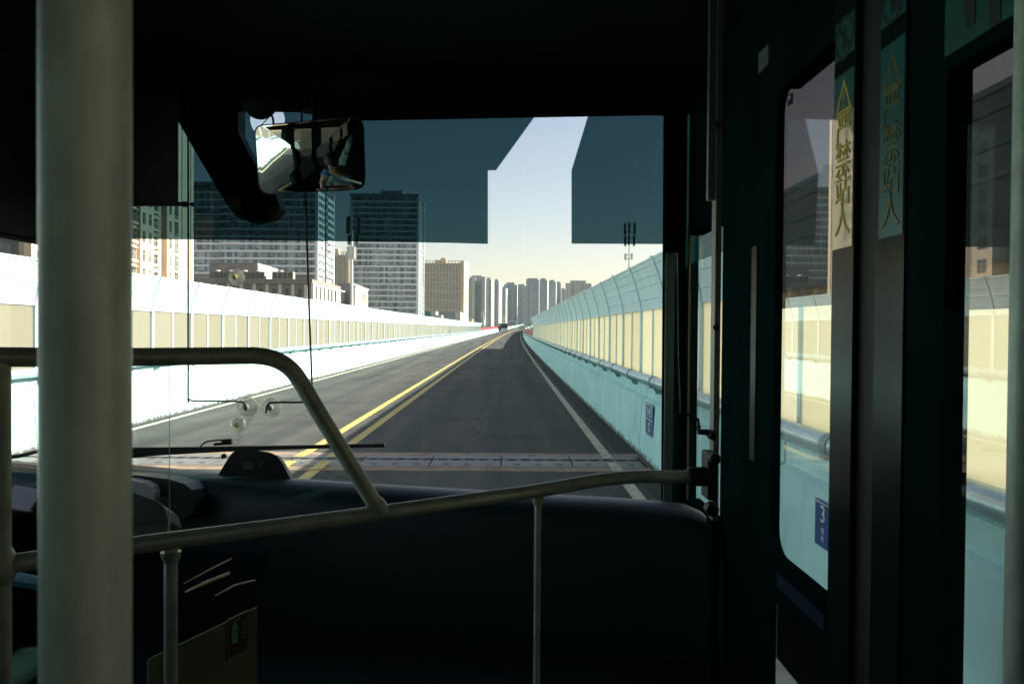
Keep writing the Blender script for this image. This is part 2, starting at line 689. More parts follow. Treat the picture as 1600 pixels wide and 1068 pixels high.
m_rearl = glassmat('dark_tint_glass', (.16, .18, .17), 1.5, gain=1.0)
m_mirror = mat('mirror_silver', (.60, .64, .62), .01, metal=1.0, var=.01)
m_cup = glassmat('suction_cup_plastic', (.85, .85, .80), 1.45, rough=.1, haze=.45, hazecol=(.75, .74, .66), gain=1.5)
m_knob = mat('yellowed_knob', (.45, .38, .12), .4)
m_plexi = glassmat('acrylic_screen', (.93, .95, .94), 1.49, haze=.015)
m_plexedge = mat('acrylic_edge', (.55, .62, .60), .3)
m_stick = mat('teal_sticker', (.012, .11, .11), .45, var=.12, coat=.15)
m_stick_glare = mat('sticker_sky_glare', (.42, .37, .22), .4, var=.12, coat=.6, col2=(.30, .25, .13), scale=20)  # pale tone is a sky reflection painted onto the sticker
m_stickt = mat('dull_yellow_print', (.16, .13, .02), .5)
m_stickt2 = mat('yellow_print', (.66, .48, .07), .5)
m_print = mat('black_print', (.010, .016, .016), .6)
m_greenp = mat('green_panel', (.10, .14, .07), .6, var=.1)
m_streak = mat('streak_highlight', (.85, .74, .54), .3, metal=.25)  # bright colour stands in for highlights on dark fittings
m_bluep = mat('blue_plastic_trim', (.03, .16, .24), .4)
m_paper = mat('grey_screen_panel', (.50, .46, .52), .5, var=.08)
m_greyp = mat('pale_grey_plastic', (.30, .33, .34), .4)

# ------------------------------------------------------------------ the road
def shx(y):
    return 5e-5 * y * y if y > 0 else 0.0


def shz(y):
    return 1.3e-5 * y * y if y > 0 else 0.0


def stations(y0, y1):
    ys = [y0]
    while ys[-1] < y1:
        y = ys[-1]
        ys.append(min(y1, y + (2.5 if y < 60 else 6 if y < 200 else 20)))
    return ys


def ribbon(mb, xa, xb, z, y0, y1, mi=0):
    ys = stations(y0, y1)
    vs, fs = [], []
    for y in ys:
        vs += [(xa + shx(y), y, z + shz(y)), (xb + shx(y), y, z + shz(y))]
    for i in range(len(ys) - 1):
        fs.append((2 * i, 2 * i + 1, 2 * i + 3, 2 * i + 2))
    return mb.add(vs, fs, mi)


def extr(mb, prof, y0, y1, mi=0):
    """sweep a closed cross-section (x, z) along the road"""
    ys = stations(y0, y1)
    n = len(prof)
    vs, fs = [], []
    for y in ys:
        vs += [(x + shx(y), y, z + shz(y)) for x, z in prof]
    for i in range(len(ys) - 1):
        for k in range(n):
            k2 = (k + 1) % n
            fs.append((i * n + k, i * n + k2, (i + 1) * n + k2, (i + 1) * n + k))
    fs.append(tuple(range(n)))
    fs.append(tuple((len(ys) - 1) * n + k for k in range(n - 1, -1, -1)))
    return mb.add(vs, fs, mi)


XR, XL = 2.02, -7.15          # feet of the two parapets
YB, YE = -12.0, 640.0
g = MB()
g.quad([(-6000, -3000, -9.5), (6000, -3000, -9.5), (6000, 8000, -9.5), (-6000, 8000, -9.5)])
struct(g.build('ground', m_ground))
mb = MB()
extr(mb, [(XL - .45, -1.2), (XR + .45, -1.2), (XR + .45, -.012), (XL - .45, -.012)], YB, YE)
struct(mb.build('bridge_deck', m_concrete))
mb = MB()
ribbon(mb, XL, XR - .34, 0, YB, YE)
struct(mb.build('road', m_asphalt))
mb = MB()
ribbon(mb, XR - .34, XR, .002, YB, YE)
struct(mb.build('gutter', m_gutter))


def marking(name, xa, xb, m, y0=YB, y1=YE, gaps=()):
    q = MB()
    ribbon(q, xa, xb, .006, y0, y1)
    return struct(q.build(name, m))


marking('road_marking', -3.12, -2.96, m_yellow)
marking('road_marking', -2.63, -2.47, m_yellow)
marking('road_marking', 1.43, 1.58, m_linew)
marking('road_marking', -6.98, -6.83, m_linew)

# expansion joint across the deck
J0 = 11.45
jt = thing('expansion_joint', 'steel comb expansion joint set in brownish concrete across the road', 'expansion joint', (0, J0, 0))
mb = MB()
mb.box((XL, J0 - .78, -.02), (-3.2, J0 + .78, .009))
mb.box((-2.4, J0 - .78, -.02), (XR - .02, J0 + .78, .009))
mb.box((-3.2, J0 - .78, -.02), (-2.4, J0 + .78, .004))
part(mb, 'concrete_band', m_jconc, jt)
x = XL + .08
while x < XR - .1:
    x1 = min(x + 1.0, XR - .05)
    for sgn in (-1, 1):
        mb = MB()
        # comb plate: straight outer edge, toothed inner edge
        n = 5
        wt = (x1 - x - .016) / (2 * n)
        outer = [Vector((x + .008, J0 + sgn * .46, .014)), Vector((x1 - .008, J0 + sgn * .46, .014))]
        inner = []
        for k in range(2 * n):
            a = x1 - .008 - k * wt
            d_ = .065 if (k % 2 == 0) == (sgn > 0) else -.05
            yy = J0 + .12 + d_ + sgn * .022
            e_ = .014 if d_ * sgn < 0 else -.014
            inner += [Vector((min(x1 - .008, a - e_), yy, .014)), Vector((max(x + .008, a - wt + e_), yy, .014))]
        poly = outer + inner
        bmn = [p - Vector((0, 0, .012)) for p in poly]
        mb.hexa(poly, bmn)
        if sgn < 0:
            for k in range(3):
                xx = x + .18 + k * .3
                mb.box((xx, J0 - .33, .0141), (xx + .09, J0 - .305, .0155), 1)
                mb.box((xx, J0 - .26, .0141), (xx + .09, J0 - .235, .0155), 1)
        part(mb, 'comb_plate', [m_jsteel, m_gap], jt)
    x = x1
mb = MB()
mb.box((XL + .02, J0 - .45, .0092), (XR - .04, J0 + .45, .0105))
part(mb, 'gap_seal', m_gap, jt)
# paint carried over the joint
for xa, xb, mm in ((-3.12, -2.96, m_yellow), (-2.63, -2.47, m_yellow), (1.43, 1.58, m_linew)):
    for y0, y1 in ((J0 - .78, J0 - .1), (J0 + .28, J0 + .78)):
        mb = MB()
        mb.box((xa, y0, .0161), (xb, y1, .0175))
        part(mb, 'paint_mark', mm, jt)

# parapets (concrete barrier walls with a pipe rail on top)
WALLH = 1.06


def parapet(x, sgn, label, name='parapet_wall'):
    prof = [(x, 0), (x + sgn * .05, .82), (x + sgn * .05, .86), (x + sgn * .12, .90), (x + sgn * .12, WALLH), (x + sgn * .40, WALLH), (x + sgn * .40, -.3), (x + sgn * .0, -.3)]
    if sgn < 0:
        prof = prof[::-1]
    q = MB()
    extr(q, prof, YB, YE)
    o = q.build(name, m_white)
    at = o.data.attributes.new('foot', 'FLOAT', 'POINT')
    at.data.foreach_set('value', [v.co.z - shz(v.co.y) for v in o.data.vertices])
    return tag(o, label, 'wall')


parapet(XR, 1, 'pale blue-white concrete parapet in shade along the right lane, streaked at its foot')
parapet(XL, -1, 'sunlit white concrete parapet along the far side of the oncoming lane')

BAY = 2.03


def pipe_rail(x, sgn, label, y0, y1, yfirst):
    t = thing('guard_rail', label, 'guard rail', (x + sgn * .02, 0, 1.19))
    q = MB()
    ys = stations(y0, y1)
    q.tube([(x + sgn * .02 + shx(y), y, 1.19 + shz(y)) for y in ys], .07, 14)
    part(q, 'pipe', m_pipe, t, True)
    proto = None
    n = 0
    y = yfirst
    while y < y1 and n < 100:
        if proto is None:
            q = MB()
            q.slab([(-sgn * .02, -.035, -.07), (sgn * .09, -.035, -.07), (sgn * .11, -.035, -.17), (sgn * .03, -.035, -.17)], (0, .07, 0))
            q.box((-sgn * .075, -.045, -.085), (sgn * .075, .045, -.068))
            q.tube([(-sgn * .0, -.05, 0), (0, .05, 0)], .078, 14)
            proto = q.build('bracket', m_bracket, t, True)
            proto.location = (shx(y), y, shz(y))
        else:
            c = proto.copy()
            COL.objects.link(c)
            c.parent = t
            c.location = (shx(y), y, shz(y))
        n += 1
        y += BAY
    return t


Y_R0 = 11.06 - 9 * BAY
Y_L0 = 20.6 - 14 * BAY
pipe_rail(XR, 1, 'steel pipe rail on brackets along the shaded right parapet', YB, 300, Y_R0)
pipe_rail(XL, -1, 'pale blue pipe rail on brackets along the sunlit left parapet', YB, 300, Y_L0)


def noise_barrier(x, sgn, y0, nb, label):
    """posts, cream acrylic panels (two per bay) and a curved pale blue sheet above"""
    xb = x + sgn * .20
    t = thing('noise_barrier', label, 'noise barrier', (xb, y0, WALLH))
    zc0, zc1, zt = 1.20, 2.22, 2.90

    def lean(z):
        k = max(0, (z - 2.1) / .8)
        return -sgn * .20 * k ** 1.7
    zs = [2.22 + i * (zt - 2.22) / 6 for i in range(7)]
    # prototypes in local coordinates (x across, y along, z up from deck)
    q = MB()
    pz = [WALLH] + [1.6, 2.1] + [2.1 + (zt + .03 - 2.1) * i / 6 for i in range(1, 7)]
    for z0, z1 in zip(pz[:-1], pz[1:]):
        w_ = .05
        a0, a1 = lean(z0), lean(z1)
        xo0, xo1 = a0 - sgn * .045, a1 - sgn * .045
        xi0, xi1 = a0 + sgn * .07, a1 + sgn * .07
        q.hexa([(xo0, -w_, z0), (xi0, -w_, z0), (xi0, w_, z0), (xo0, w_, z0)],
               [(xo1, -w_, z1), (xi1, -w_, z1), (xi1, w_, z1), (xo1, w_, z1)])
    pm = q.build('post', m_post, t)
    q = MB()
    q.box((-.012, .05, zc0), (.012, BAY / 2 - .025, zc1))
    am = q.build('acrylic_panel', m_panel, t)
    q = MB()
    q.box((-.03, BAY / 2 - .025, zc0), (.03, BAY / 2 + .025, zc1))
    q.box((-.035, .05, zc1), (.035, BAY - .05, zc1 + .055))
    q.box((-.035, .05, WALLH), (.035, BAY - .05, zc0))
    fm = q.build('panel_frame', m_post, t)
    q = MB()
    sec = [(zc1 + .055, zc1 + .15), (zc1 + .155, zc1 + .35), (zc1 + .375, zc1 + .47), (zc1 + .475, zc1 + .60), (zc1 + .605, zt)]
    for (z0, z1) in sec:
        sub = [z0 + (z1 - z0) * i / 3 for i in range(4)]
        for a, b in zip(sub[:-1], sub[1:]):
            q.hexa([(lean(a) - .02, .05, a), (lean(a) + .02, .05, a), (lean(a) + .02, BAY - .05, a), (lean(a) - .02, BAY - .05, a)],
                   [(lean(b) - .02, .05, b), (lean(b) + .02, .05, b), (lean(b) + .02, BAY - .05, b), (lean(b) - .02, BAY - .05, b)])
    z = zc1 + .3625
    q.box((lean(z) - .032, .05, z - .0125), (lean(z) + .032, BAY - .05, z + .0125))
    q.box((lean(zt) - .03, .05, zt - .01), (lean(zt) + .03, BAY - .05, zt + .02))
    lm = q.build('louvre_sheet', m_louvre, t)
    rest = MB()
    na = 0
    ncp = {}

    def put(src, y, dy=0.0):
        k = ncp.get(src.name, 0)
        ncp[src.name] = k + 1
        o = src
        if k:
            o = src.copy()
            COL.objects.link(o)
            o.parent = t
        o.location = (shx(y), y - y0 + dy, shz(y) - WALLH)
    order = sorted(range(nb), key=lambda i: abs(y0 + i * BAY - 8))
    for i in order:
        y = y0 + i * BAY
        put(pm, y)
        put(fm, y)
        put(lm, y)
        for dy in (0.0, BAY / 2 - .025):
            if na < 100:
                put(am, y, dy)
            else:
                rest.box((shx(y) - .012, y - y0 + .05 + dy, zc0 + shz(y) - WALLH), (shx(y) + .012, y - y0 + BAY / 2 - .025 + dy, zc1 + shz(y) - WALLH))
            na += 1
    if rest.v:
        o = rest.build('acrylic_panel', m_panel, t)
        o['kind'] = 'stuff'
    return y0 + nb * BAY


yr_end = noise_barrier(XR, 1, Y_R0, 41, 'curved-top noise barrier of backlit cream panels along the shaded right parapet')
yl_end = noise_barrier(XL, -1, Y_L0, 92, 'curved-top noise barrier of sunlit tan panels along the left parapet')


def banner(x, sgn, ya, yb_, label, zh):
    t = thing('banner_fence', label, 'fence', (x + sgn * .2, ya, WALLH))
    q = MB()
    ys = stations(ya, yb_)
    for a, b in zip(ys[:-1], ys[1:]):
        q.hexa([(x + sgn * .2 + shx(a) - .01, a, WALLH + .05 + shz(a)), (x + sgn * .2 + shx(a) + .01, a, WALLH + .05 + shz(a)), (x + sgn * .2 + shx(a) + .01, a, WALLH + zh + shz(a)), (x + sgn * .2 + shx(a) - .01, a, WALLH + zh + shz(a))],
               [(x + sgn * .2 + shx(b) - .01, b, WALLH + .05 + shz(b)), (x + sgn * .2 + shx(b) + .01, b, WALLH + .05 + shz(b)), (x + sgn * .2 + shx(b) + .01, b, WALLH + zh + shz(b)), (x + sgn * .2 + shx(b) - .01, b, WALLH + zh + shz(b))])
    part(q, 'red_cloth', m_red, t)
    q = MB()
    for y in range(int(ya), int(yb_), 8):
        q.box((x + sgn * .23 + shx(y), y, WALLH + shz(y)), (x + sgn * .23 + sgn * .06 + shx(y), y + .06, WALLH + zh + .1 + shz(y)))
    part(q, 'fence_frame', m_post, t)


banner(XR, 1, yr_end + .3, 300, 'low red banner fence beyond the end of the right noise barrier', .72)
banner(XL, -1, yl_end + .3, 420, 'low red banner fence beyond the end of the left noise barrier', .75)


# kilometre plates on the right parapet
def plate(pc, wy, hz, rows, label, small):
    # pc: centre on wall face; the face looks to -X, text runs towards -Y
    t = thing('marker_plate', label, 'marker plate', pc)
    q = MB()
    q.box((pc.x, pc.y - wy / 2, pc.z - hz / 2), (pc.x - .006, pc.y + wy / 2, pc.z + hz / 2))
    part(q, 'plate', m_signb, t)
    q = MB()
    xf = pc.x - .0075
    if rows == '143':
        add_text(q, rows, hz * .44, (xf - .0005, pc.y, pc.z + hz * .24), (0, -1, 0), (0, 0, 1), 1, 1.45)
        q.box((xf + .0005, pc.y - wy * .46, pc.z + hz * .0), (xf, pc.y + wy * .46, pc.z + hz * .03), 1)
        q.box((xf + .0005, pc.y - wy * .48, pc.z + hz * .455), (xf, pc.y + wy * .48, pc.z + hz * .48), 1)
        q.box((xf + .0005, pc.y - wy * .48, pc.z - hz * .48), (xf, pc.y + wy * .48, pc.z - hz * .455), 1)
    else:
        add_text(q, rows, hz * .52, (xf - .0005, pc.y, pc.z + hz * .2), (0, -1, 0), (0, 0, 1), 1, 1.25)
        q.box((xf + .0005, pc.y - wy * .45, pc.z + hz * .44), (xf, pc.y + wy * .45, pc.z + hz * .46), 1)
    add_text(q, small, hz * .16, (xf - .0005, pc.y, pc.z - hz * .16), (0, -1, 0), (0, 0, 1), 1, 1.2)
    add_text(q, small, hz * .14, (xf - .0005, pc.y, pc.z - hz * .33), (0, -1, 0), (0, 0, 1), 1, 1.2)
    part(q, 'lettering', [m_signb, m_signw], t)


pc = PX(1015, 656, XR + .035)
plate(pc, .60, .46, '143', 'blue plate numbered 143 on the right parapet ahead of the windscreen pillar', '桩号')
pc = PX(1287, 819, XR + .035)
plate(pc, .26, .30, '3', 'blue plate with a large 3 on the right parapet beyond the door glass', '号')
# dark oval scar on the left parapet, seen in the mirror, is left to the wall's own grime

# ------------------------------------------------------------------ city beyond
GZ = -9.5
m_tanwall = mat('tan_render', (.66, .53, .39), .8, var=.06, scale=.3, col2=(.56, .45, .33))
m_tandark = mat('brown_and_shaded_tan', (.40, .32, .24), .8, var=.06, scale=.3)  # darker copy of the tan; puts shade into recessed and end walls
m_win = mat('dark_window_glass', (.05, .06, .065), .15, var=.3, scale=.5)
m_winlight = mat('pale_window_glass', (.16, .17, .17), .25, var=.3, scale=.7)
m_frame = mat('pale_frame', (.55, .50, .42), .6)
m_span = mat('white_spandrel', (.80, .82, .82), .6, var=.05, scale=.2)
m_band = facade('ribbon_glazing', (.33, .35, .35), (.24, .29, .30), 1.1, 9.0, .86, 2.0, .75, .2)
m_core = mat('grey_core', (.30, .31, .31), .8)
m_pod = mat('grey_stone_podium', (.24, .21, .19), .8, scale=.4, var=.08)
m_podlit = mat('sunlit_pale_stone', (.58, .55, .50), .8, scale=.4, var=.05)  # podium stone with sunlight put into the colour, for sun-facing sides
m_hotel = facade('hotel_grid', (.36, .32, .26), (.27, .28, .27), 2.05, 2.9, .62, .72, .35, .3)
m_hotelfin = mat('hotel_fin', (.52, .44, .30), .7, var=.05)
m_hotelside = facade('hotel_side', (.58, .45, .27), (.20, .17, .12), 6.0, 2.9, .25, .4, .3, .4)
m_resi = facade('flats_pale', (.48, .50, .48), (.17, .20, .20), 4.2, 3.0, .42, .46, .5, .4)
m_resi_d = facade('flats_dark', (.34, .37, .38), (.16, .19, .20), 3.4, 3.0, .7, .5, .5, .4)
m_tall = facade('blue_glass_tower', (.24, .30, .33), (.15, .20, .22), 5.0, 3.2, .55, .6, .35, .3)
m_tall2 = facade('grey_blue_tower', (.29, .35, .38), (.17, .22, .24), 3.1, 3.2, .6, .55, .35, .3)
m_far = facade('far_grey_block', (.34, .33, .31), (.16, .17, .18), 6.0, 3.4, .5, .55, .35, .4)
m_finw = mat('white_and_sunlit_edge', (.55, .54, .50), .7, var=.04)
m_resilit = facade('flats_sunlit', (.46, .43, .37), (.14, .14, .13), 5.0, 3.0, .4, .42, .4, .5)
m_steel = mat('galvanised_mast', (.62, .63, .62), .5, var=.05)
m_antd = mat('antenna_panel', (.60, .60, .58), .5, var=.04)
m_mastd = mat('dark_mast', (.10, .11, .11), .6)
m_redsign = mat('red_sign_letters', (.55, .06, .04), .5)
m_greenbox = mat('green_cladding', (.08, .25, .19), .6)

# --- tan flats on the left, long side parallel to the road
XT = -59.0


def ty(px):
    return -XT * 1250.0 / (792 - px)


tan = thing('apartment_building', 'tall tan apartment building with protruding bays close behind the left noise barrier', 'building', (XT, 99.7, GZ))
TOPZ = 66.0
q = MB()
q.box((XT - 24, 99.7, GZ), (XT - .9, 151.2, TOPZ))
part(q, 'wall', m_tandark, tan)


def zpx(z):
    return 190 + z / 6.28


bays = [(99.7, 104.0, 0), (108.0, 113.0, 0), (117.0, 121.5, 0), (ty(zpx(62)), ty(zpx(156)), 0), (ty(zpx(196)), ty(zpx(327)), 0), (ty(zpx(455)), ty(zpx(713)), 0)]
for a, b, d in bays:
    q = MB()
    q.box((XT - .9, a, GZ), (XT, b, TOPZ - 1.5))
    part(q, 'projecting_bay', m_tanwall, tan)
for z in (680, 595):
    a = ty(zpx(z))
    q = MB()
    q.box((XT - .01, a, GZ), (XT + .02, a + .35, TOPZ - 2))
    part(q, 'recess_slit', m_win, tan)
cols = [(ty(zpx(95)), ty(zpx(152)), XT, 1.75, 1), (ty(zpx(217)), ty(zpx(245)), XT, 1.9, 0), (ty(zpx(277)), ty(zpx(304)), XT, 1.9, 0),
        (ty(zpx(372)) - .4, ty(zpx(414)), XT - .9, 1.55, 1), (ty(zpx(476)), ty(zpx(500)), XT, 1.9, 0), (ty(zpx(527)), ty(zpx(564)), XT, 2.1, 2),
        (100.8, 102.9, XT, 1.8, 0), (109.5, 111.5, XT, 1.8, 0), (118.3, 120.5, XT, 1.8, 0)]
FL = 3.0
zrow0 = 1.9 + (514 - 447) / 1250 * 136
for ci, (a, b, xf, hh, kind) in enumerate(cols):
    for k in range(-1, 11):
        z0 = zrow0 + (k - 1) * FL + .35
        q = MB()
        q.box((xf - .05, a, z0), (xf + .012, b, z0 + hh), 0)
        m1 = random.choice([0, 0, 2])
        q.mi = [m1] * len(q.mi)
        mid = (a + b) / 2
        for yy in (a, mid - .03, b - .06):
            q.box((xf - .04, yy, z0), (xf + .04, yy + .06, z0 + hh), 1)
        for zz in (z0, z0 + hh * .62, z0 + hh - .06):
            q.box((xf - .04, a + .06, zz), (xf + .036, b - .06, zz + .06), 1)
        if kind == 1:
            q.box((xf - .04, a - .2, z0 - .45), (xf + .35, b + .2, z0 - .06), 3)
            q.box((xf - .04, a - .2, z0 + hh + .06), (xf + .35, b + .2, z0 + hh + .22), 3)
        elif kind == 2:
            q.box((xf - .04, a, z0 - .5), (xf + .06, b, z0 - .02), 2)
        else:
            q.box((xf - .04, a, z0 - .55), (xf + .02, b, z0 - .03), 3)
        part(q, 'window', [m_win, m_frame, m_winlight, m_tanwall], tan)
q = MB()
q.box((XT - 24.2, 99.5, TOPZ), (XT + .2, 151.4, TOPZ + 1.2))
part(q, 'roof', m_tandark, tan)
q = MB()
q.box((XT - 24, 99.62, GZ), (XT - 1.6, 99.69, TOPZ - 1))
part(q, 'end_shade_sheet', m_win, tan)  # dark sheet that paints the shade on the end wall
for k in range(10):
    for j in range(3):
        q = MB()
        xx = XT - 5 - j * 6.5
        z0 = zrow0 + (k - 2) * FL + .3
        q.box((xx - 1.1, 99.55, z0), (xx + 1.1, 99.61, z0 + 1.7))
        part(q, 'end_window', m_winlight, tan)


def ribbon_tower(name, label, x0, x1, y0, y1, ztop, fh, steps=(), nfl=40, zbase=0.0, sidegap=None):
    t = thing(name, label, 'tower block', ((x0 + x1) / 2, y0, GZ))
    q = MB()
    q.box((x0 + .8, y0 + 2.6, GZ), (x1 - .8, y1 - .8, ztop))
    part(q, 'wall', m_core, t)
    k = 0
    z = ztop - fh
    while z > zbase and k < nfl:
        for (a, b, dy) in (steps or ((x0, x1, 0),)):
            q = MB()
            q.box((a, y0 + dy, z), (b - (.9 if b == x1 else 0), y1 - .3, z + fh * .30))
            if b == x1 and sidegap:
                q.box((b - .9, y0 + 1.0, z), (b, sidegap[0], z + fh * .42))
                q.box((b - .9, sidegap[1], z), (b, y1 - .5, z + fh * .42))
            part(q, 'spandrel', m_span, t)
            q = MB()
            q.box((a + .3, y0 + dy + .45, z + fh * .30), (b - .55, y1 - .6, z + fh))
            n = int((b - a) / 5.6)
            for i in range(n):
                xx = a + 2.2 + i * (b - a - 4) / max(1, n - .6) + random.uniform(-.4, .4)
                if xx < b - 3 and random.random() < .85:
                    q.box((xx, y0 + dy + .2, z + fh * .32), (xx + 1.9, y0 + dy + .46, z + fh * .32 + .5), 1)
            part(q, 'window_band', [m_band, m_mastd], t)
        z -= fh
        k += 1
    q = MB()
    for yy in (y0 + .02, y1 - 1.2):
        q.box((x1 - 1.3, yy, GZ), (x1 + .05, yy + 1.15, ztop + 1.5))
    q.box((x0 - .05, y0 + .02, GZ), (x0 + 1.0, y0 + 1.1, ztop + .5))
    part(q, 'corner_column', m_span, t)
    if sidegap:
        q = MB()
        q.box((x1 - .9, sidegap[0] + .1, GZ), (x1 - .6, sidegap[1] - .1, ztop))
        q.box((x1 - .62, (sidegap[0] + sidegap[1]) / 2 - .4, GZ), (x1 - .1, (sidegap[0] + sidegap[1]) / 2 + .4, ztop), 1)
        part(q, 'stair_shaft', [m_core, m_mastd], t)
    q = MB()
    q.box((x0, y0, ztop), (x1, y1, ztop + .5))
    q.box((x0, y0, ztop + .5), (x1, y0 + .3, ztop + 1.6))
    part(q, 'roof', m_core, t)
    xm = x0 + (x1 - x0) * .42
    q = MB()
    q.box((xm, y0 + 6, ztop + .5), (xm + (x1 - x0) * .28, y0 + 18, ztop + 4.2))
    q.box((xm + (x1 - x0) * .285, y0 + 6, ztop + .5), (xm + (x1 - x0) * .32, y0 + 12, ztop + 4.6))
    part(q, 'roof_plant_room', m_core, t)
    return t


# tower one
Y1 = 350.0
pa, pb = P(303, 306, Y1), P(497, 306, Y1)
side = 383.5
ribbon_tower('office_tower', 'broad white-banded tower nearer the left, with air conditioners under its ribbon windows', pa.x - 20, pb.x, Y1, side, P(497, 291, Y1).z, 3.2,
             steps=((pa.x - 20, P(347, 306, Y1).x, 1.6), (P(347, 306, Y1).x, pb.x, 0)), nfl=27, zbase=22, sidegap=(363.0, 369.5))
Y2 = 437.0
pa, pb = P(547, 306, Y2), P(655, 306, Y2)
ribbon_tower('office_tower', 'slimmer white-banded tower standing behind the left mobile mast', pa.x, pb.x, Y2, 466, P(600, 307, Y2).z, 3.2, nfl=24, zbase=6)

# podium in front of tower one
YP = 250.0
x0, x1 = P(200, 435, YP).x, P(487, 435, YP).x
zt = P(480, 436, YP).z
t = thing('podium_building', 'grey stone podium with rooftop chillers in front of the broad banded tower', 'building', ((x0 + x1) / 2, YP, GZ))
yp1 = 292.0
q = MB()
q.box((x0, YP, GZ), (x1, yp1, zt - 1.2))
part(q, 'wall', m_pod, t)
q = MB()
q.box((x0 - .3, YP - .5, zt - 1.2), (x1 + .3, yp1 + .3, zt))
q.box((x0 - .3, YP - .8, zt - 1.5), (x1 + .3, YP - .5, zt - .9))
part(q, 'parapet', m_pod, t)
i = 0
xx = P(478, 450, YP).x
while xx > x0 and i < 14:
    q = MB()
    q.box((xx - .5, YP - .35, zt - 5.4), (xx + .5, YP, zt - 1.6))
    q.box((xx - .55, YP - .5, zt - 5.9), (xx + .55, YP, zt - 5.4), 1)
    part(q, 'pier', [m_podlit, m_finw], t)
    q = MB()
    q.box((xx - 2.45, YP - .04, zt - 5.6), (xx - 1.45, YP + .1, zt - 2.9))
    part(q, 'window', m_win, t)
    xx -= 4.0
    i += 1
q = MB()
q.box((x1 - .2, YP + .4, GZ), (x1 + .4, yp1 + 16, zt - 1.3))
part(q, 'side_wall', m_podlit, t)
for k in range(6):
    q = MB()
    yy = YP + 3.2 + k * 5.6
    q.box((x1 + .38, yy, zt - 6), (x1 + .43, yy + 2.6, zt - 1.9))
    part(q, 'side_window', m_win, t)
for k in range(2):
    q = MB()
    yy = YP + 24 + k * 12
    q.box((x1 + .38, yy, zt - 11.5), (x1 + .45, yy + 9, zt - 8.5))
    q.box((x1 + .44, yy + 4.2, zt - 11.5), (x1 + .5, yy + 4.6, zt - 8.5), 1)
    part(q, 'side_window', [m_win, m_finw], t)
# penthouse + chillers
a, b = P(327, 410, YP + 6), P(402, 410, YP + 6)
q = MB()
q.box((a.x, YP + 6, zt), (b.x, YP + 22, a.z))
part(q, 'penthouse', m_pod, t)
q = MB()
q.box((b.x, YP + 6.2, zt), (b.x + .3, YP + 28, a.z - .3))
part(q, 'penthouse_side', m_podlit, t)


def chiller(px0, px1, py, n, label, dark):
    a, b = P(px0, py, YP + 3), P(px1, py, YP + 3)
    c = thing('rooftop_chiller', label, 'chiller', ((a.x + b.x) / 2, YP + 3, zt))
    q = MB()
    q.box((a.x, YP + 3, zt), (b.x, YP + 5.4, a.z))
    part(q, 'casing', m_pod if not dark else m_tandark, c)
    for i in range(n):
        q = MB()
        u0_ = a.x + (b.x - a.x) * (i + .1) / n
        u1_ = a.x + (b.x - a.x) * (i + .88) / n
        q.box((u0_, YP + 2.9, zt + .35), (u1_, YP + 3.02, a.z - .35))
        part(q, 'louvre', m_win, c)
        if i % 3 == 1:
            q = MB()
            q.lathe(((u0_ + u1_) / 2, YP + 4, a.z), (0, 0, 1), [(.9, 0), (.8, .35), (.5, .45)], 14)
            part(q, 'fan_cowl', m_podlit, c)


chiller(328, 413, 423.5, 12, 'long row of dark rooftop chillers before the penthouse', False)
chiller(425, 458, 424, 4, 'short brown rooftop chiller group beside the penthouse', True)

# low lit block and grey block to the right of the podium
YG = 300.0
a, b = P(529, 444, YG), P(549, 444, YG)
t = thing('low_building', 'plain grey low block behind the foot of the left mobile mast', 'building', ((a.x + b.x) / 2, YG, GZ))
q = MB()
q.box((a.x, YG, GZ), (b.x, YG + 24, a.z))
part(q, 'wall', m_core, t)
q = MB()
q.box((a.x - .2, YG - .2, a.z), (b.x + .2, YG + 24.2, a.z + .5))
part(q, 'roof', m_core, t)
YG = 292.0
a, b = P(549, 448, YG), P(555.5, 448, YG)
ye = -b.x * 1250 / (792 - 575)
t = thing('low_building', 'sunlit pale low block with a row of narrow windows right of the left mobile mast', 'building', ((a.x + b.x) / 2, YG, GZ))
q = MB()
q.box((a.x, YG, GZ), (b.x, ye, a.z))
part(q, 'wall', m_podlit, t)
q = MB()
q.box((a.x - .2, YG - .2, a.z), (b.x + .25, ye + .2, a.z + .6))
part(q, 'roof', m_podlit, t)
for k in range(6):
    yy = YG + 2 + k * (ye - YG - 3) / 6
    q = MB()
    q.box((b.x - .02, yy, a.z - 4.6), (b.x + .05, yy + 1.8, a.z - 1.3))
    part(q, 'window', m_win, t)
for k in range(2):
    yy = YG + 9 + k * 9
    q = MB()
    q.box((b.x - .02, yy, a.z - 10.5), (b.x + .05, yy + 6.5, a.z - 7.2))
    part(q, 'lower_window', m_win, t)


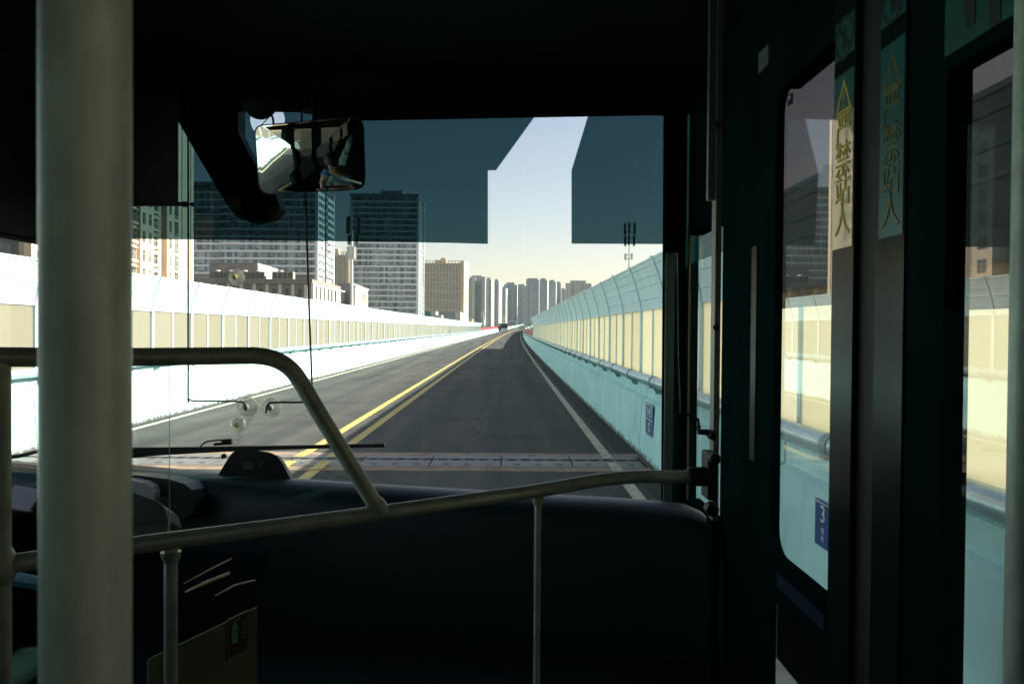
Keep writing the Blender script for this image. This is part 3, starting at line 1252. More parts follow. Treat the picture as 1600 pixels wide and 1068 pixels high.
# hotel-like gridded towers
def grid_tower(name, label, px0, px1, pxs, ytop, Y, nfin, sign):
    a, b = P(px0, ytop, Y), P(px1, ytop, Y)
    ys = min(Y + 140, b.x * 1250 / (pxs - 792)) if pxs != px1 else Y + 20
    ys = Y + 42
    t = thing(name, label, 'building', ((a.x + b.x) / 2, Y, GZ))
    xs = (pxs - 792) / 1250 * (Y + 26)
    q = MB()
    q.hexa([(a.x, Y, GZ), (b.x, Y, GZ), (xs, Y + 26, GZ), (a.x + (xs - b.x), Y + 40, GZ)],
           [(a.x, Y, a.z - 4), (b.x, Y, a.z - 4), (xs, Y + 26, a.z - 4), (a.x + (xs - b.x), Y + 40, a.z - 4)])
    q.v = [v - Vector((a.x, Y, GZ)) for v in q.v]
    o = q.build('wall', m_hotel, t)
    o.location = Vector((a.x, Y, GZ)) - t.location
    q = MB()
    q.hexa([(b.x + .1, Y - .1, GZ), (xs + .1, Y + 26, GZ), (xs - .4, Y + 26, GZ), (b.x - 4.6, Y - .1, GZ)],
           [(b.x + .1, Y - .1, a.z), (xs + .1, Y + 26, a.z), (xs - .4, Y + 26, a.z), (b.x - 4.6, Y - .1, a.z)])
    part(q, 'side_wall', m_hotelfin, t)
    wdt = b.x - a.x
    for k in range(nfin):
        xx = a.x + wdt * k / (nfin - .2)
        q = MB()
        q.box((xx, Y - .9, GZ), (xx + .9, Y, a.z - .5))
        part(q, 'fin', m_hotelfin, t)
    z = a.z - 4.2
    while z > 8:
        q = MB()
        q.box((a.x, Y - .5, z), (b.x - .2, Y - .003, z + .9))
        part(q, 'belt_course', m_hotelfin, t)
        z -= 11.6
    q = MB()
    q.box((a.x, Y - .4, a.z - .6), (b.x, Y + .4, a.z))
    q.box((a.x + wdt * .42, Y + 4, a.z - 4), (a.x + wdt * .55, Y + 16, a.z + 3.4))
    q.box((a.x + wdt * .28, Y + 3, a.z - 4), (a.x + wdt * .41, Y + 14, a.z + .8))
    part(q, 'roof_crown', m_hotelfin, t)
    if sign:
        rnd = random.Random(3)
        q = MB()
        zz = a.z - 7.5
        for k in range(14):
            h = 3.4 if k < 5 else 2.0
            for s_ in range(4):
                ww = rnd.uniform(.3, 1.2)
                q.box((b.x - 3.6 + rnd.uniform(0, 1.2), Y - .35, zz - h * s_ / 4 * .9), (b.x - 3.4 + 1.0 + ww, Y - .12, zz - h * s_ / 4 * .9 - .35))
            q.box((b.x - 2.6, Y - .38, zz - h * .75), (b.x - 2.15, Y - .1, zz))
            zz -= h + .6
        part(q, 'red_lettering', m_redsign, t)
    return t


grid_tower('hotel_building', 'tan gridded hotel slab with red vertical lettering on its right corner', 661, 725, 731.5, 406.5, 1000, 13, True)
grid_tower('hotel_building', 'greyish tan gridded block between the two white-banded towers', 505, 546, 548, 393, 880, 12, False)
YH = 640.0
a, b = P(678, 487, YH), P(717, 487, YH)
t = thing('low_building', 'low grey and white annexe at the foot of the tan gridded hotel', 'building', (a.x, YH, GZ))
q = MB()
q.box((a.x, YH, GZ), (b.x, YH + 30, a.z))
part(q, 'wall', m_core, t)
c = P(731, 495, YH + 20)
q = MB()
q.hexa([(b.x - 3, YH - 1, GZ), (b.x + 1.5, YH - 2, GZ), (c.x, YH + 28, GZ), (c.x - 3, YH + 28, GZ)],
       [(b.x - 3, YH - 1, a.z), (b.x + 1.5, YH - 2, a.z + .3), (c.x, YH + 28, c.z), (c.x - 3, YH + 28, c.z)])
part(q, 'white_wing', m_finw, t)
q = MB()
q.box((c.x, YH + 30, GZ), (P(738.5, 498, YH + 30).x, YH + 45, P(738, 498, YH + 30).z))
part(q, 'tan_wing', m_hotelfin, t)
YK = 230.0
a, b = P(663, 486, YK), P(673, 486, YK)
t = thing('site_cabin', 'small green and white cabin peeping over the left noise barrier', 'cabin', (a.x, YK, GZ))
q = MB()
q.box((a.x, YK, GZ), (b.x, YK + 8, a.z))
part(q, 'green_wall', m_greenbox, t)
q = MB()
q.box((b.x, YK + .1, GZ), (P(681, 486, YK).x, YK + 8, a.z))
q.box((P(681, 490, YK).x, YK, GZ), (P(690, 491, YK).x, YK + 6, P(690, 492, YK).z))
part(q, 'white_wall', m_finw, t)


def prism_tower(name, label, Y, pxs, dys, ytop, mats, crown=None, group=None, finpx=None, extra=()):
    """far tower with an angled plan: corners given left, front corner, right"""
    L = P(pxs[0], ytop, Y + dys[0])
    C_ = P(pxs[1], ytop, Y + dys[1])
    R_ = P(pxs[2], ytop, Y + dys[2])
    B_k = L + R_ - C_
    B_k.y = max(L.y, R_.y) + 14
    top = C_.z
    t = thing(name, label, 'tower block', (C_.x, C_.y, GZ), group)
    q = MB()
    lo = [Vector((p.x, p.y, GZ)) for p in (L, C_, R_, B_k)]
    hi = [Vector((p.x, p.y, top)) for p in (L, C_, R_, B_k)]
    q.hexa(lo, hi)
    part(q, 'wall', mats[0], t)
    n = (R_ - C_)
    n = Vector((n.y, -n.x, 0)).normalized()
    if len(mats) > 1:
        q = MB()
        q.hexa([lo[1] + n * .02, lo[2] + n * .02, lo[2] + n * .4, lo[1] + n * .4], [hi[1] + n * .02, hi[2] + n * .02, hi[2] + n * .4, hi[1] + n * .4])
        part(q, 'side_wall', mats[1], t)  # sun on the right face is put into this slab's paler colour
    q = MB()
    w_ = (C_.x - L.x)
    a_, b_ = crown or (.2, .8)
    q.box((L.x + w_ * a_, Y + 5, top), (L.x + w_ * b_, Y + 16, top + abs(w_) * .12 + 2))
    q.box((L.x + w_ * a_ * .5, Y + 4.5, top), (L.x + w_ * (a_ * .5 + .06), Y + 8, top + 3))
    part(q, 'roof_crown', mats[0], t)
    for (f0, f1, dz, dd, mm) in extra:
        u = L + (C_ - L) * f0
        v = L + (C_ - L) * f1
        q = MB()
        d_ = Vector((0, -dd, 0))
        q.hexa([Vector((u.x, u.y, GZ)), Vector((v.x, v.y, GZ)), Vector((v.x, v.y, GZ)) + d_, Vector((u.x, u.y, GZ)) + d_],
               [Vector((u.x, u.y, top + dz)), Vector((v.x, v.y, top + dz)), Vector((v.x, v.y, top + dz)) + d_, Vector((u.x, u.y, top + dz)) + d_])
        part(q, 'wing', mm, t)
    return t


prism_tower('residential_tower', 'grey residential tower with two raised wings right of the tan hotel', 1150, (731.5, 758.5, 759.5), (6, 0, 14), 435.5, (m_resi_d,),
            extra=((.0, .13, -1.5, 3, m_resi), (.14, .43, 2.2, 9, m_resi), (.80, 1.0, 2.6, 9, m_resi)))
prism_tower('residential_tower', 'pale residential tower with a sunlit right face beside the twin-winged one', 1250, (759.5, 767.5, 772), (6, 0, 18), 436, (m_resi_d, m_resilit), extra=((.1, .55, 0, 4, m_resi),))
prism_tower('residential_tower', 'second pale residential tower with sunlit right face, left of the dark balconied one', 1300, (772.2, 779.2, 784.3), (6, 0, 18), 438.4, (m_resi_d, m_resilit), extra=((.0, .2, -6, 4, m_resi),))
prism_tower('residential_tower', 'dark balconied tower with one edge coloured as sunlit, in front of the glassy high-rises', 1380, (784, 790, 793), (5, 0, 12), 450, (m_resi_d, m_resilit))
hr = 'blue-grey high-rises at the end of the road'
prism_tower('high_rise', 'blue-grey high-rise with a pale vertical stripe, leftmost of the glassy group above the road end', 1500, (787.5, 808, 808.6), (0, 0, 10), 445, (m_tall, m_finw), group=hr, extra=((.55, .72, -3, 2, m_tall2),))
prism_tower('high_rise', 'narrow shaded high-rise with stepped top directly above the far end of the road', 1600, (809.2, 822, 823), (0, 0, 12), 446.5, (m_tall2,), group=hr, extra=((.0, .5, 2.5, 3, m_tall),))
prism_tower('high_rise', 'tallest blue-grey high-rise, with open crown and a pale stripe', 1400, (822, 842.2, 843), (0, 0, 12), 438.5, (m_tall,), group=hr, crown=(.1, .9), extra=((.28, .5, -3, 2, m_tall2), (.0, 1, 1.8, .8, m_tall)))
prism_tower('high_rise', 'blue-grey high-rise with an edge coloured bright as sunlit, right of the tallest one', 1450, (843.2, 855.3, 856.2), (0, 0, 12), 437.6, (m_tall, m_finw), group=hr)
prism_tower('high_rise', 'grey-blue high-rise with an edge coloured as sunlit near the right barrier top', 1480, (857.5, 868.6, 869.4), (0, 0, 12), 440, (m_tall, m_finw), group=hr)
prism_tower('high_rise', 'slim grey-blue high-rise, last of the row before the right barrier', 1520, (870, 876.5, 877.2), (0, 0, 12), 442, (m_tall2,), group=hr)
prism_tower('far_building', 'hazy grey low block half hidden behind the right noise barrier', 1900, (876, 884, 885), (0, 0, 12), 452, (m_far,))
prism_tower('far_building', 'grey block with an open frame roof rising over the right noise barrier', 1500, (883.5, 924, 928), (0, 0, 12), 444.5, (m_far,), extra=((.0, .25, 2.2, 2, m_far), (.36, .62, 1.6, 2, m_far), (.75, 1, 2.2, 2, m_far)))


# mobile masts
def mast(name, label, px, ybase, Y, ytop, rr, tiers, pw=.21):
    b = P(px, ybase, Y)
    top = P(px, ytop, Y)
    t = thing(name, label, 'mobile mast', (b.x, Y, GZ))
    q = MB()
    q.tube([(b.x, Y, GZ), (b.x, Y, top.z - 3.4)], [rr * 1.5, rr], 12)
    q.tube([(b.x, Y, top.z - 3.4), (b.x, Y, top.z)], [rr * .3, rr * .15], 6)
    part(q, 'pole', m_steel, t, True)
    for (yc, span, hgt, dark, lean_) in tiers:
        c = P(px, yc, Y)
        for k in range(3):
            an = 2 * math.pi * k / 3 + (.3 if dark else 1.0)
            dx, dy = math.cos(an) * span, math.sin(an) * span
            q = MB()
            cx, cy = b.x + dx, Y + dy
            q.box((cx - pw, cy - pw * .5, c.z - hgt / 2), (cx + pw, cy + pw * .5, c.z + hgt / 2))
            q.tube([(cx - dx * .2, cy - dy * .2, c.z - hgt / 2 - .1), (cx - dx * .2, cy - dy * .2, c.z + hgt / 2 + .1)], .05, 6)
            part(q, 'antenna_panel', m_mastd if dark else m_antd, t)
        q = MB()
        for k in range(3):
            an = 2 * math.pi * k / 3 + (.3 if dark else 1.0)
            q.tube([(b.x, Y, c.z - hgt * .3), (b.x + math.cos(an) * span, Y + math.sin(an) * span, c.z - hgt * .3)], .05, 6)
            q.tube([(b.x, Y, c.z + hgt * .3), (b.x + math.cos(an) * span, Y + math.sin(an) * span, c.z + hgt * .3)], .04, 6)
        part(q, 'bracket', m_mastd if dark else m_steel, t)
    return t


mast('mobile_mast', 'pale mobile mast with two tiers of antenna panels before the slimmer banded tower', 549.5, 470, 120, 325, .17,
     ((352, 1.05, 2.5, True, 0), (375, .75, 1.3, True, 0), (395, .55, 1.9, False, 0)))
mast('mobile_mast', 'mobile mast with dark antennas showing over the right noise barrier', 983, 430, 100, 328, .11,
     ((357, .72, 1.4, True, 0), (376, .66, 1.2, True, 0), (401, .5, .75, False, 0)), .12)
mast('mobile_mast', 'white mast far off against the twin-winged residential tower', 755.5, 510, 420, 485, .5,
     ((490, 1.2, 2.4, False, 0), (496, 1.0, 1.8, False, 0)))


# trees: trunk, limbs, crown of leaf faces
def tree(label, x, y, top, cr, seed, n=900, group=None, base=GZ):
    rnd = random.Random(seed)
    t = thing('tree', label, 'tree', (x, y, base), group)
    h = top - base
    q = MB()
    q.tube([(0, 0, 0), (.1, .05, h * .3), (0, .1, h * .6), (.1, 0, h * .85)], [.28, .22, .14, .04], 8)
    for k in range(6):
        an = rnd.uniform(0, 6.28)
        z0 = h * rnd.uniform(.3, .6)
        q.tube([(0, 0, z0), (math.cos(an) * cr * .4, math.sin(an) * cr * .4, z0 + h * .12), (math.cos(an) * cr * .8, math.sin(an) * cr * .8, z0 + h * .18)], [.1, .07, .03], 6)
    q.build('trunk', m_trunk, t, True)
    q = MB()
    blobs = [(rnd.uniform(-1, 1) * cr * .7, rnd.uniform(-1, 1) * cr * .7, h - cr * rnd.uniform(.35, 1.7), cr * rnd.uniform(.35, .6)) for _ in range(11)]
    for _ in range(n):
        bx, by, bz, br = rnd.choice(blobs)
        d = Vector((rnd.gauss(0, 1), rnd.gauss(0, 1), rnd.gauss(0, .8))).normalized() * br * rnd.uniform(.5, 1.05)
        c = Vector((bx, by, bz)) + d
        e1 = Vector((rnd.gauss(0, 1), rnd.gauss(0, 1), rnd.gauss(0, 1))).normalized()
        e2 = e1.orthogonal().normalized()
        s_ = rnd.uniform(.12, .3)
        q.quad([c - e1 * s_, c - e2 * s_ * .5, c + e1 * s_, c + e2 * s_ * .5])
    q.build('crown', m_leaf, t)
    return t


grp = 'trees beyond the left banner fence'
for i, (px, py, Y) in enumerate([(756, 509, 330), (761, 507.5, 345), (766, 506.2, 335), (771, 506.5, 350), (776, 508, 345), (752, 511, 320)]):
    p = P(px, py, Y)
    tree('leafy tree in the row behind the left red banner fence', p.x, Y, p.z, 2.6, 20 + i, 900, grp)
grp2 = 'trees by the hotel annexe'
for i, (px, py, Y) in enumerate([(702, 497, 300), (709, 496, 310), (716, 497.5, 305)]):
    p = P(px, py, Y)
    tree('rounded tree top between the hotel annexe and the left noise barrier', p.x, Y, p.z, 2.8, 40 + i, 900, grp2)
grp3 = 'trees behind the right banner fence'
for i, (px, py, Y) in enumerate([(813, 506, 430), (817, 507, 380), (823, 505.5, 340), (828, 505, 300)]):
    p = P(px, py, Y)
    tree('dark tree behind the right red banner fence', p.x + 1.5, Y, p.z, 2.6, 60 + i, 800, grp3)

# far end of the road: station canopy and white barrier
YC = 520.0
a, b = P(793.5, 503, YC), P(807, 503, YC)
t = thing('station_canopy', 'arched pale canopy across the far end of the road', 'canopy', ((a.x + b.x) / 2, YC, shz(YC)))
q = MB()
n = 10
pts = [(a.x + (b.x - a.x) * i / n, math.sin(math.pi * i / n) * .7) for i in range(n + 1)]
for (xa, za), (xb_, zb) in zip(pts[:-1], pts[1:]):
    q.hexa([(xa, YC, a.z + za), (xb_, YC, a.z + zb), (xb_, YC, a.z + zb + .35), (xa, YC, a.z + za + .35)],
           [(xa, YC + 20, a.z + za), (xb_, YC + 20, a.z + zb), (xb_, YC + 20, a.z + zb + .35), (xa, YC + 20, a.z + za + .35)])
part(q, 'roof', m_louvre, t)
for xx in (a.x + .1, b.x - .4):
    q = MB()
    q.box((xx, YC + 1, shz(YC) - 1), (xx + .3, YC + 1.3, a.z + .1))
    part(q, 'post', m_steel, t)
YW = 600.0
a, b = P(791.5, 511, YW), P(811, 511, YW)
q = MB()
q.box((a.x, YW, shz(YW) - 1.5), (b.x, YW + .4, a.z + .2))
q.box((a.x - .3, YW - .1, a.z + .2), (b.x + .3, YW + .5, a.z + .5))
tag(q.build('end_barrier', m_span, origin=(a.x, YW, 0)), 'white barrier closing the view at the far end of the road', 'barrier')
for k, (px, py) in enumerate(((786.8, 495),)):
    p = P(px, py, 500)
    mast('mobile_mast', 'slim white mast beside the oncoming bus, near the far end of the road', px, 512, 500, py, .35, ((497, .9, 2.0, False, 0),))

# ------------------------------------------------------------------ oncoming bus
YBU = 288.0
bt = thing('city_bus', 'teal and white city bus coming towards us in the oncoming lane', 'bus', (-.85, YBU, shz(YBU)))
m_busb = mat('bus_paint_dark', (.05, .17, .21), .35, var=.05)
m_busw = mat('bus_paint_white', (.62, .64, .64), .35, var=.05)
m_busg = mat('bus_glass', (.015, .025, .03), .08)
m_lamp = mat('headlamp_glass', (.7, .7, .68), .2)
q = MB()
q.box((-1.25, 0, .35), (1.25, 11.6, 1.25), 1, .08)
q.box((-1.25, 0, 1.26), (1.25, 11.6, 3.05), 0, .12)
q.build('body', [m_busb, m_busw], bt)
q = MB()
q.box((-1.08, -.03, 1.35), (1.08, .02, 2.55), 0, .02)
q.build('windscreen', m_busg, bt)
q = MB()
q.box((-.9, -.03, 2.62), (.9, .02, 2.92))
q.build('destination_panel', m_busg, bt)
for sx in (-1, 1):
    for k in range(4):
        q = MB()
        q.box((sx * 1.24, .8 + k * 2.6, 1.45), (sx * 1.265, 3.1 + k * 2.6, 2.5))
        q.build('side_window', m_busg, bt)
    q = MB()
    q.box((sx * .75, -.04, .75), (sx * 1.1, .02, .98), 0, .02)
    q.build('headlight', m_lamp, bt)
    q = MB()
    q.tube([(sx * 1.1, .1, 2.95), (sx * 1.42, -.25, 2.9), (sx * 1.45, -.28, 2.5)], .035, 6)
    q.box((sx * 1.45 - .12, -.33, 1.95), (sx * 1.45 + .12, -.22, 2.5), 0, .03)
    q.build('mirror', m_black, bt)
    for yy in (2.2, 8.6):
        q = MB()
        q.lathe((sx * 1.02, yy, .48), (sx, 0, 0), [(.30, 0), (.48, .02), (.48, .24), (.34, .25), (.2, .2)], 20)
        q.build('wheel', m_rubber, bt, True)
q = MB()
q.box((-1.2, -.07, .36), (1.2, .0, .62), 0, .03)
q.build('bumper', m_busw, bt)
bt.rotation_euler.z = R(5.0)

# ------------------------------------------------------------------ inside the bus: shell
DX = .77                                   # plane of the door side
LX = -1.75
FZ, CZ = .75, 2.96


def dy_(px):
    return PX(px, 514, DX).y


def wallpiece(q, x, ya, yb_, za, zb, th=.06, out=1):
    q.box((x, ya, za), (x + out * th, yb_, zb))


q = MB()
q.box((LX - .05, -6.2, FZ - .08), (DX + .05, 3.4, FZ))
struct(q.build('bus_floor', m_shell))
q = MB()
q.box((LX - .06, -6.2, CZ), (DX + .06, 3.5, CZ + .08))
q.box((LX, -6.2, 2.72), (LX + .22, 3.2, CZ))
q.box((DX - .16, -6.2, 2.80), (DX, 1.0, CZ))
struct(q.build('bus_ceiling', m_shell))
q = MB()
q.box((LX - .05, -6.25, FZ), (DX + .05, -6.2, CZ))
struct(q.build('bus_rear_wall', m_shell))

# left side wall with its windows
q = MB()
zs0, zs1 = 1.30, 2.62
wins = [(.72, 3.12), (-.2, .5), (-1.9, -.45), (-3.6, -2.15), (-5.6, -3.85)]
wallpiece(q, LX, -6.2, 3.4, FZ, zs0, .06, -1)
wallpiece(q, LX, -6.2, 3.4, zs1, CZ, .06, -1)
edges = [-6.2] + sorted([v for w_ in wins for v in w_]) + [3.4]
for i in range(0, len(edges), 2):
    wallpiece(q, LX, edges[i], edges[i + 1], zs0, zs1, .06, -1)
struct(q.build('bus_side_wall', m_shell))
for i, (a, b) in enumerate(wins):
    q = MB()
    q.quad([(LX - .03, a, zs0), (LX - .03, b, zs0), (LX - .03, b, zs1), (LX - .03, a, zs1)])
    o = q.build('side_window', m_glass if i == 0 else m_rearl)
    tag(o, ['clear driver window in the left side wall', 'tinted side window just behind the driver', 'second tinted left side window behind the driver', 'third tinted left side window behind the driver', 'rearmost tinted left side window'][i], 'window')
zb_ = PX(30, 373, LX).z
q = MB()
q.box((LX + .005, 2.62, zb_), (LX + .02, 3.10, zs1 + .02))
q.tube([(LX + .014, 2.62, zb_), (LX + .014, 3.10, zb_)], .012, 8)
tag(q.build('window_blind', m_black), 'black blind drawn halfway down the driver side window', 'blind')

# right side wall pieces (door side)
q = MB()
zq0 = PX(1095, 800, DX).z
zq1 = PX(1095, 358, DX).z
yq0, yq1 = dy_(1128), dy_(1074)
zdt = PX(1265, 104, DX).z
zdb = PX(1258, 899, DX).z
yl0, yl1 = dy_(1311), dy_(1216)           # front leaf glass
yr0, yr1 = dy_(1680), dy_(1486)           # rear leaf glass
z2t = PX(1540, 82, DX).z
wallpiece(q, DX, yl1 + .02, yq0, FZ - .3, CZ, .012)
wallpiece(q, DX, yq0, yq1, zq1, CZ)
wallpiece(q, DX, yq0, yq1, FZ - .3, zq0)
wallpiece(q, DX, -6.2, yr0 - .04, FZ, 1.70)
wallpiece(q, DX, -6.2, yr0 - .04, 2.5, CZ)
wr = [(-.9, .35), (-2.5, -1.1), (-4.1, -2.7), (-5.8, -4.3)]
ed = [-6.2] + sorted([v for w_ in wr for v in w_]) + [yr0 - .04]
for i in range(0, len(ed), 2):
    wallpiece(q, DX, ed[i], ed[i + 1], 1.70, 2.5)
wallpiece(q, DX, yr0 - .04, yl1 + .02, max(zdt, z2t) + .012, CZ)
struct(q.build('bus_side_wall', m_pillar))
for i, (a, b) in enumerate(wr):
    q = MB()
    q.quad([(DX + .03, a, 1.70), (DX + .03, b, 1.70), (DX + .03, b, 2.5), (DX + .03, a, 2.5)])
    tag(q.build('side_window', m_rear), ['clear right side window just behind the door', 'second clear right side window behind the door', 'third clear right side window behind the door', 'rearmost clear right side window'][i], 'window')
q = MB()
q.quad([(DX + .03, yq0, zq0), (DX + .03, yq1, zq0), (DX + .03, yq1, zq1), (DX + .03, yq0, zq1)])
tag(q.build('quarter_window', m_glass), 'narrow upright quarter window between windscreen pillar and door post', 'window')
zf = PX(1095, 402, DX).z
q = MB()
q.quad([(DX + .026, yq0, zf), (DX + .026, yq1, zf), (DX + .026, yq1, zq1), (DX + .026, yq0, zq1)])
fq = glassmat('quarter_film', (.40, .43, .43), 1.45, gain=.6)
tag(q.build('window_film', fq), 'grey film strip across the top of the quarter window', 'window film')
q = MB()
yy = dy_(1075)
q.box((DX - .004, yy - .022, zq0), (DX + .004, yy + .01, zq1 + .03))
tag(q.build('window_seal', mat('lit_rubber_seal', (.22, .16, .08), .5)), 'rubber seal coloured as lit, down the front edge of the quarter window', 'trim strip')  # light on the rubber is put into the ochre colour

# windscreen pillars, header
q = MB()
pt = [P(1034.5, 150, 3.34), P(1034.5, 850, 3.34)]
a, b = P(1034, 100, 3.36), P(1029.5, 870, 3.36)
q.hexa([(a.x, 3.30, CZ), (DX - .004, yq1 + .003, CZ), (DX + .06, 3.47, CZ), (a.x + .02, 3.42, CZ)],
       [(b.x, 3.30, FZ), (DX - .004, yq1 + .003, FZ), (DX + .06, 3.47, FZ), (b.x + .02, 3.42, FZ)])
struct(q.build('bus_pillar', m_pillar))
q = MB()
f0, f1 = P(1041, 395, 3.28), P(1055, 395, 3.28)
g0, g1 = P(1037, 800, 3.28), P(1050, 800, 3.28)
q.slab([f0, f1, g1, g0], (0, .02, 0))
tag(q.build('pillar_trim', mat('teal_grey_trim', (.035, .06, .06), .35)), 'dull teal trim strip up the right windscreen pillar', 'trim strip')
q = MB()
q.box((LX, 3.14, FZ), (LX + .13, 3.42, CZ))
struct(q.build('bus_pillar', m_pillar))
q = MB()
zh = P(430, 161, 3.30).z
q.box((LX, 3.18, zh), (DX, 3.44, CZ))
struct(q.build('bus_front_header', m_pillar))
q = MB()
c0, c1 = P(490, 178, 3.26), P(1036, 168, 3.26)
q.hexa([c0, (c1.x, 3.26, c1.z), (c1.x, 3.26, zh + .05), (c0.x, 3.26, zh + .05)], [c0 + Vector((0, .12, 0)), c1 + Vector((0, .12, 0)), (c1.x, 3.38, zh + .05), (c0.x, 3.38, zh + .05)])
tag(q.build('sunblind_cassette', m_pillar), 'dark roller blind cassette along the top of the windscreen', 'blind cassette')
# front bulkhead under the windscreen
q = MB()
q.box((LX, 3.36, FZ - .2), (DX, 3.44, 1.02))
struct(q.build('bus_front_wall', m_shell))

# windscreen glass and its cut-out tint film
q = MB()
xs = [LX + .2 + (.66 - LX - .2) * i / 24 for i in range(25)]
zz = [.95 + (2.85 - .95) * i / 10 for i in range(11)]
vs = [(x, ws_y(x, z), z) for z in zz for x in xs]
fs = [(j * 25 + i, j * 25 + i + 1, (j + 1) * 25 + i + 1, (j + 1) * 25 + i) for j in range(10) for i in range(24)]
q.add(vs, fs)
tag(q.build('windscreen', m_ws, smooth=True), 'large clear windscreen across the front of the bus', 'windscreen')


def film_intervals(px):
    top = 150
    bot = 373 + (px - 200) * 7 / 560 if px < 760 else 381
    if px > 893:
        bot = 380.5 + (px - 893) * .006
    iv = [(top, bot)]

    def cut(iv, a, b):
        out = []
        for (u, v) in iv:
            if b <= u or a >= v:
                out.append((u, v))
            else:
                if a > u:
                    out.append((u, a))
                if b < v:
                    out.append((b, v))
        return out
    if 762.3 <= px < 893:
        if px < 775:
            iv = cut(iv, 266, 400)
        else:
            yt = 266 + (px - 775) * (176 - 266) / (840 - 775) if px < 840 else 176
            iv = cut(iv, yt, 400)
    elif 893 <= px < 920:
        yl = 266 + (px - 893) * (177 - 266) / (920 - 893)
        iv = cut(iv, 176, yl)
    r = 27.0
    dx = px - 418
    if abs(dx) < r:
        h = math.sqrt(r * r - dx * dx)
        iv = cut(iv, 187 - h, 187 + h)
    return iv


q = MB()
edges = sorted(set([100, 200, 300, 390, 391.2, 400, 418, 436, 444.8, 446, 500, 600, 700, 762.3, 775, 800, 840, 893, 906, 920, 960, 1000, 1040] + [391.1 + i * 2.242 for i in range(25)] + [775 + i * 5 for i in range(14)]))
eps = 1e-4
for a, b in zip(edges[:-1], edges[1:]):
    ia, ib = film_intervals(a + eps), film_intervals(b - eps)
    im = film_intervals((a + b) / 2)
    if len(ia) != len(im):
        ia = im
    if len(ib) != len(im):
        ib = im
    for (u, v), (u2, v2) in zip(ia, ib):
        q.quad([WS(a, u, .006), WS(b, u2, .006), WS(b, v2, .006), WS(a, v, .006)])
tag(q.build('tint_film', m_film), 'dark tint film over the upper windscreen with a house-shaped cut-out and a round hole', 'tint film')

# ------------------------------------------------------------------ door
door = thing('bus_door', 'double-leaf glass bus door with dark film and satin centre strips', 'door', (DX, yl0, FZ))
m_doorf = m_pillar


def rounded(y0, y1, z0, z1, r, fr=True):
    """outline in the door plane, rounded at the forward (larger y) side"""
    pts = [(y0, z0)]
    for k in range(7):
        an = -math.pi / 2 + math.pi / 2 * k / 6
        pts.append((y1 - r + r * math.cos(an), z0 + r + r * math.sin(an)))
    for k in range(7):
        an = math.pi / 2 * k / 6
        pts.append((y1 - r + r * math.cos(an), z1 - r + r * math.sin(an)))
    pts.append((y0, z1))
    return pts


def frame_leaf(y0, y1, zlo, zhi, open_, name):
    """frame round an opening: outer rectangle joined to the rounded opening outline"""
    n = len(open_)
    out = []
    for (y, z) in open_:
        out.append((y, z))
    big = []
    cy, cz = (y0 + y1) / 2, (zlo + zhi) / 2
    for (y, z) in open_:
        oy, oz = sum(p[0] for p in open_) / n, sum(p[1] for p in open_) / n
        ty_ = y1 if y > oy else y0
        tz_ = zhi if z > oz else zlo
        big.append((ty_, z) if abs(z - oz) < 0 else (ty_, tz_))
    q = MB()
    xs_ = (DX - .012, DX + .011)
    vs = []
    for xx in xs_:
        vs += [(xx, y, z) for y, z in open_] + [(xx, y, z) for y, z in big]
    fs = []
    for L_ in (0, 1):
        o = L_ * 2 * n
        for i in range(n):
            j = (i + 1) % n
            fs.append((o + i, o + j, o + n + j, o + n + i))
    for i in range(n):
        j = (i + 1) % n
        fs.append((i, j, 2 * n + j, 2 * n + i))
    q.add(vs, fs)
    return part(q, name, m_doorf, door)


zfloor = .35
op = rounded(yl0, yl1, zdb, zdt, .07)
frame_leaf(yl0 - .005, yl1 + .02, zdb - .13, max(zdt, z2t) + .012, op, 'leaf_frame')
q = MB()
q.quad([(DX + .004, y, z) for y, z in rounded(yl0, yl1 + .005, zdb - .005, zdt + .005, .07)])
part(q, 'glass', m_glass, door)
zfl = PX(1260, 479, DX).z
q = MB()
q.quad([(DX + .008, yl0, zfl), (DX + .008, yl1 + .005, zfl), (DX + .008, yl1 + .005, zdt - .05), (DX + .008, yl1 - .05, zdt), (DX + .008, yl0, zdt)])
part(q, 'tint_film', m_dfilm, door)
# lower pane of the front leaf
zl1 = zdb - .13
zl0 = PX(1204, 1019, DX).z
q = MB()
q.quad([(DX + .004, yl0, zfloor), (DX + .004, yl1, zfloor), (DX + .004, yl1, zl1), (DX + .004, yl0, zl1)])
part(q, 'lower_glass', m_glass, door)
q = MB()
q.quad([(DX + .008, yl0, zl0), (DX + .008, yl1, zl0), (DX + .008, yl1, zl1), (DX + .008, yl0, zl1)])
part(q, 'tint_film', m_dfilm, door)
q = MB()
zz_ = zdb - .055
q.box((DX - .022, yl0 + .01, zz_ - .02), (DX - .013, yl1 - .08, zz_ + .018))
part(q, 'edge_rail', m_bluep if False else mat('dark_blue_trim', (.012, .035, .07), .35), door)
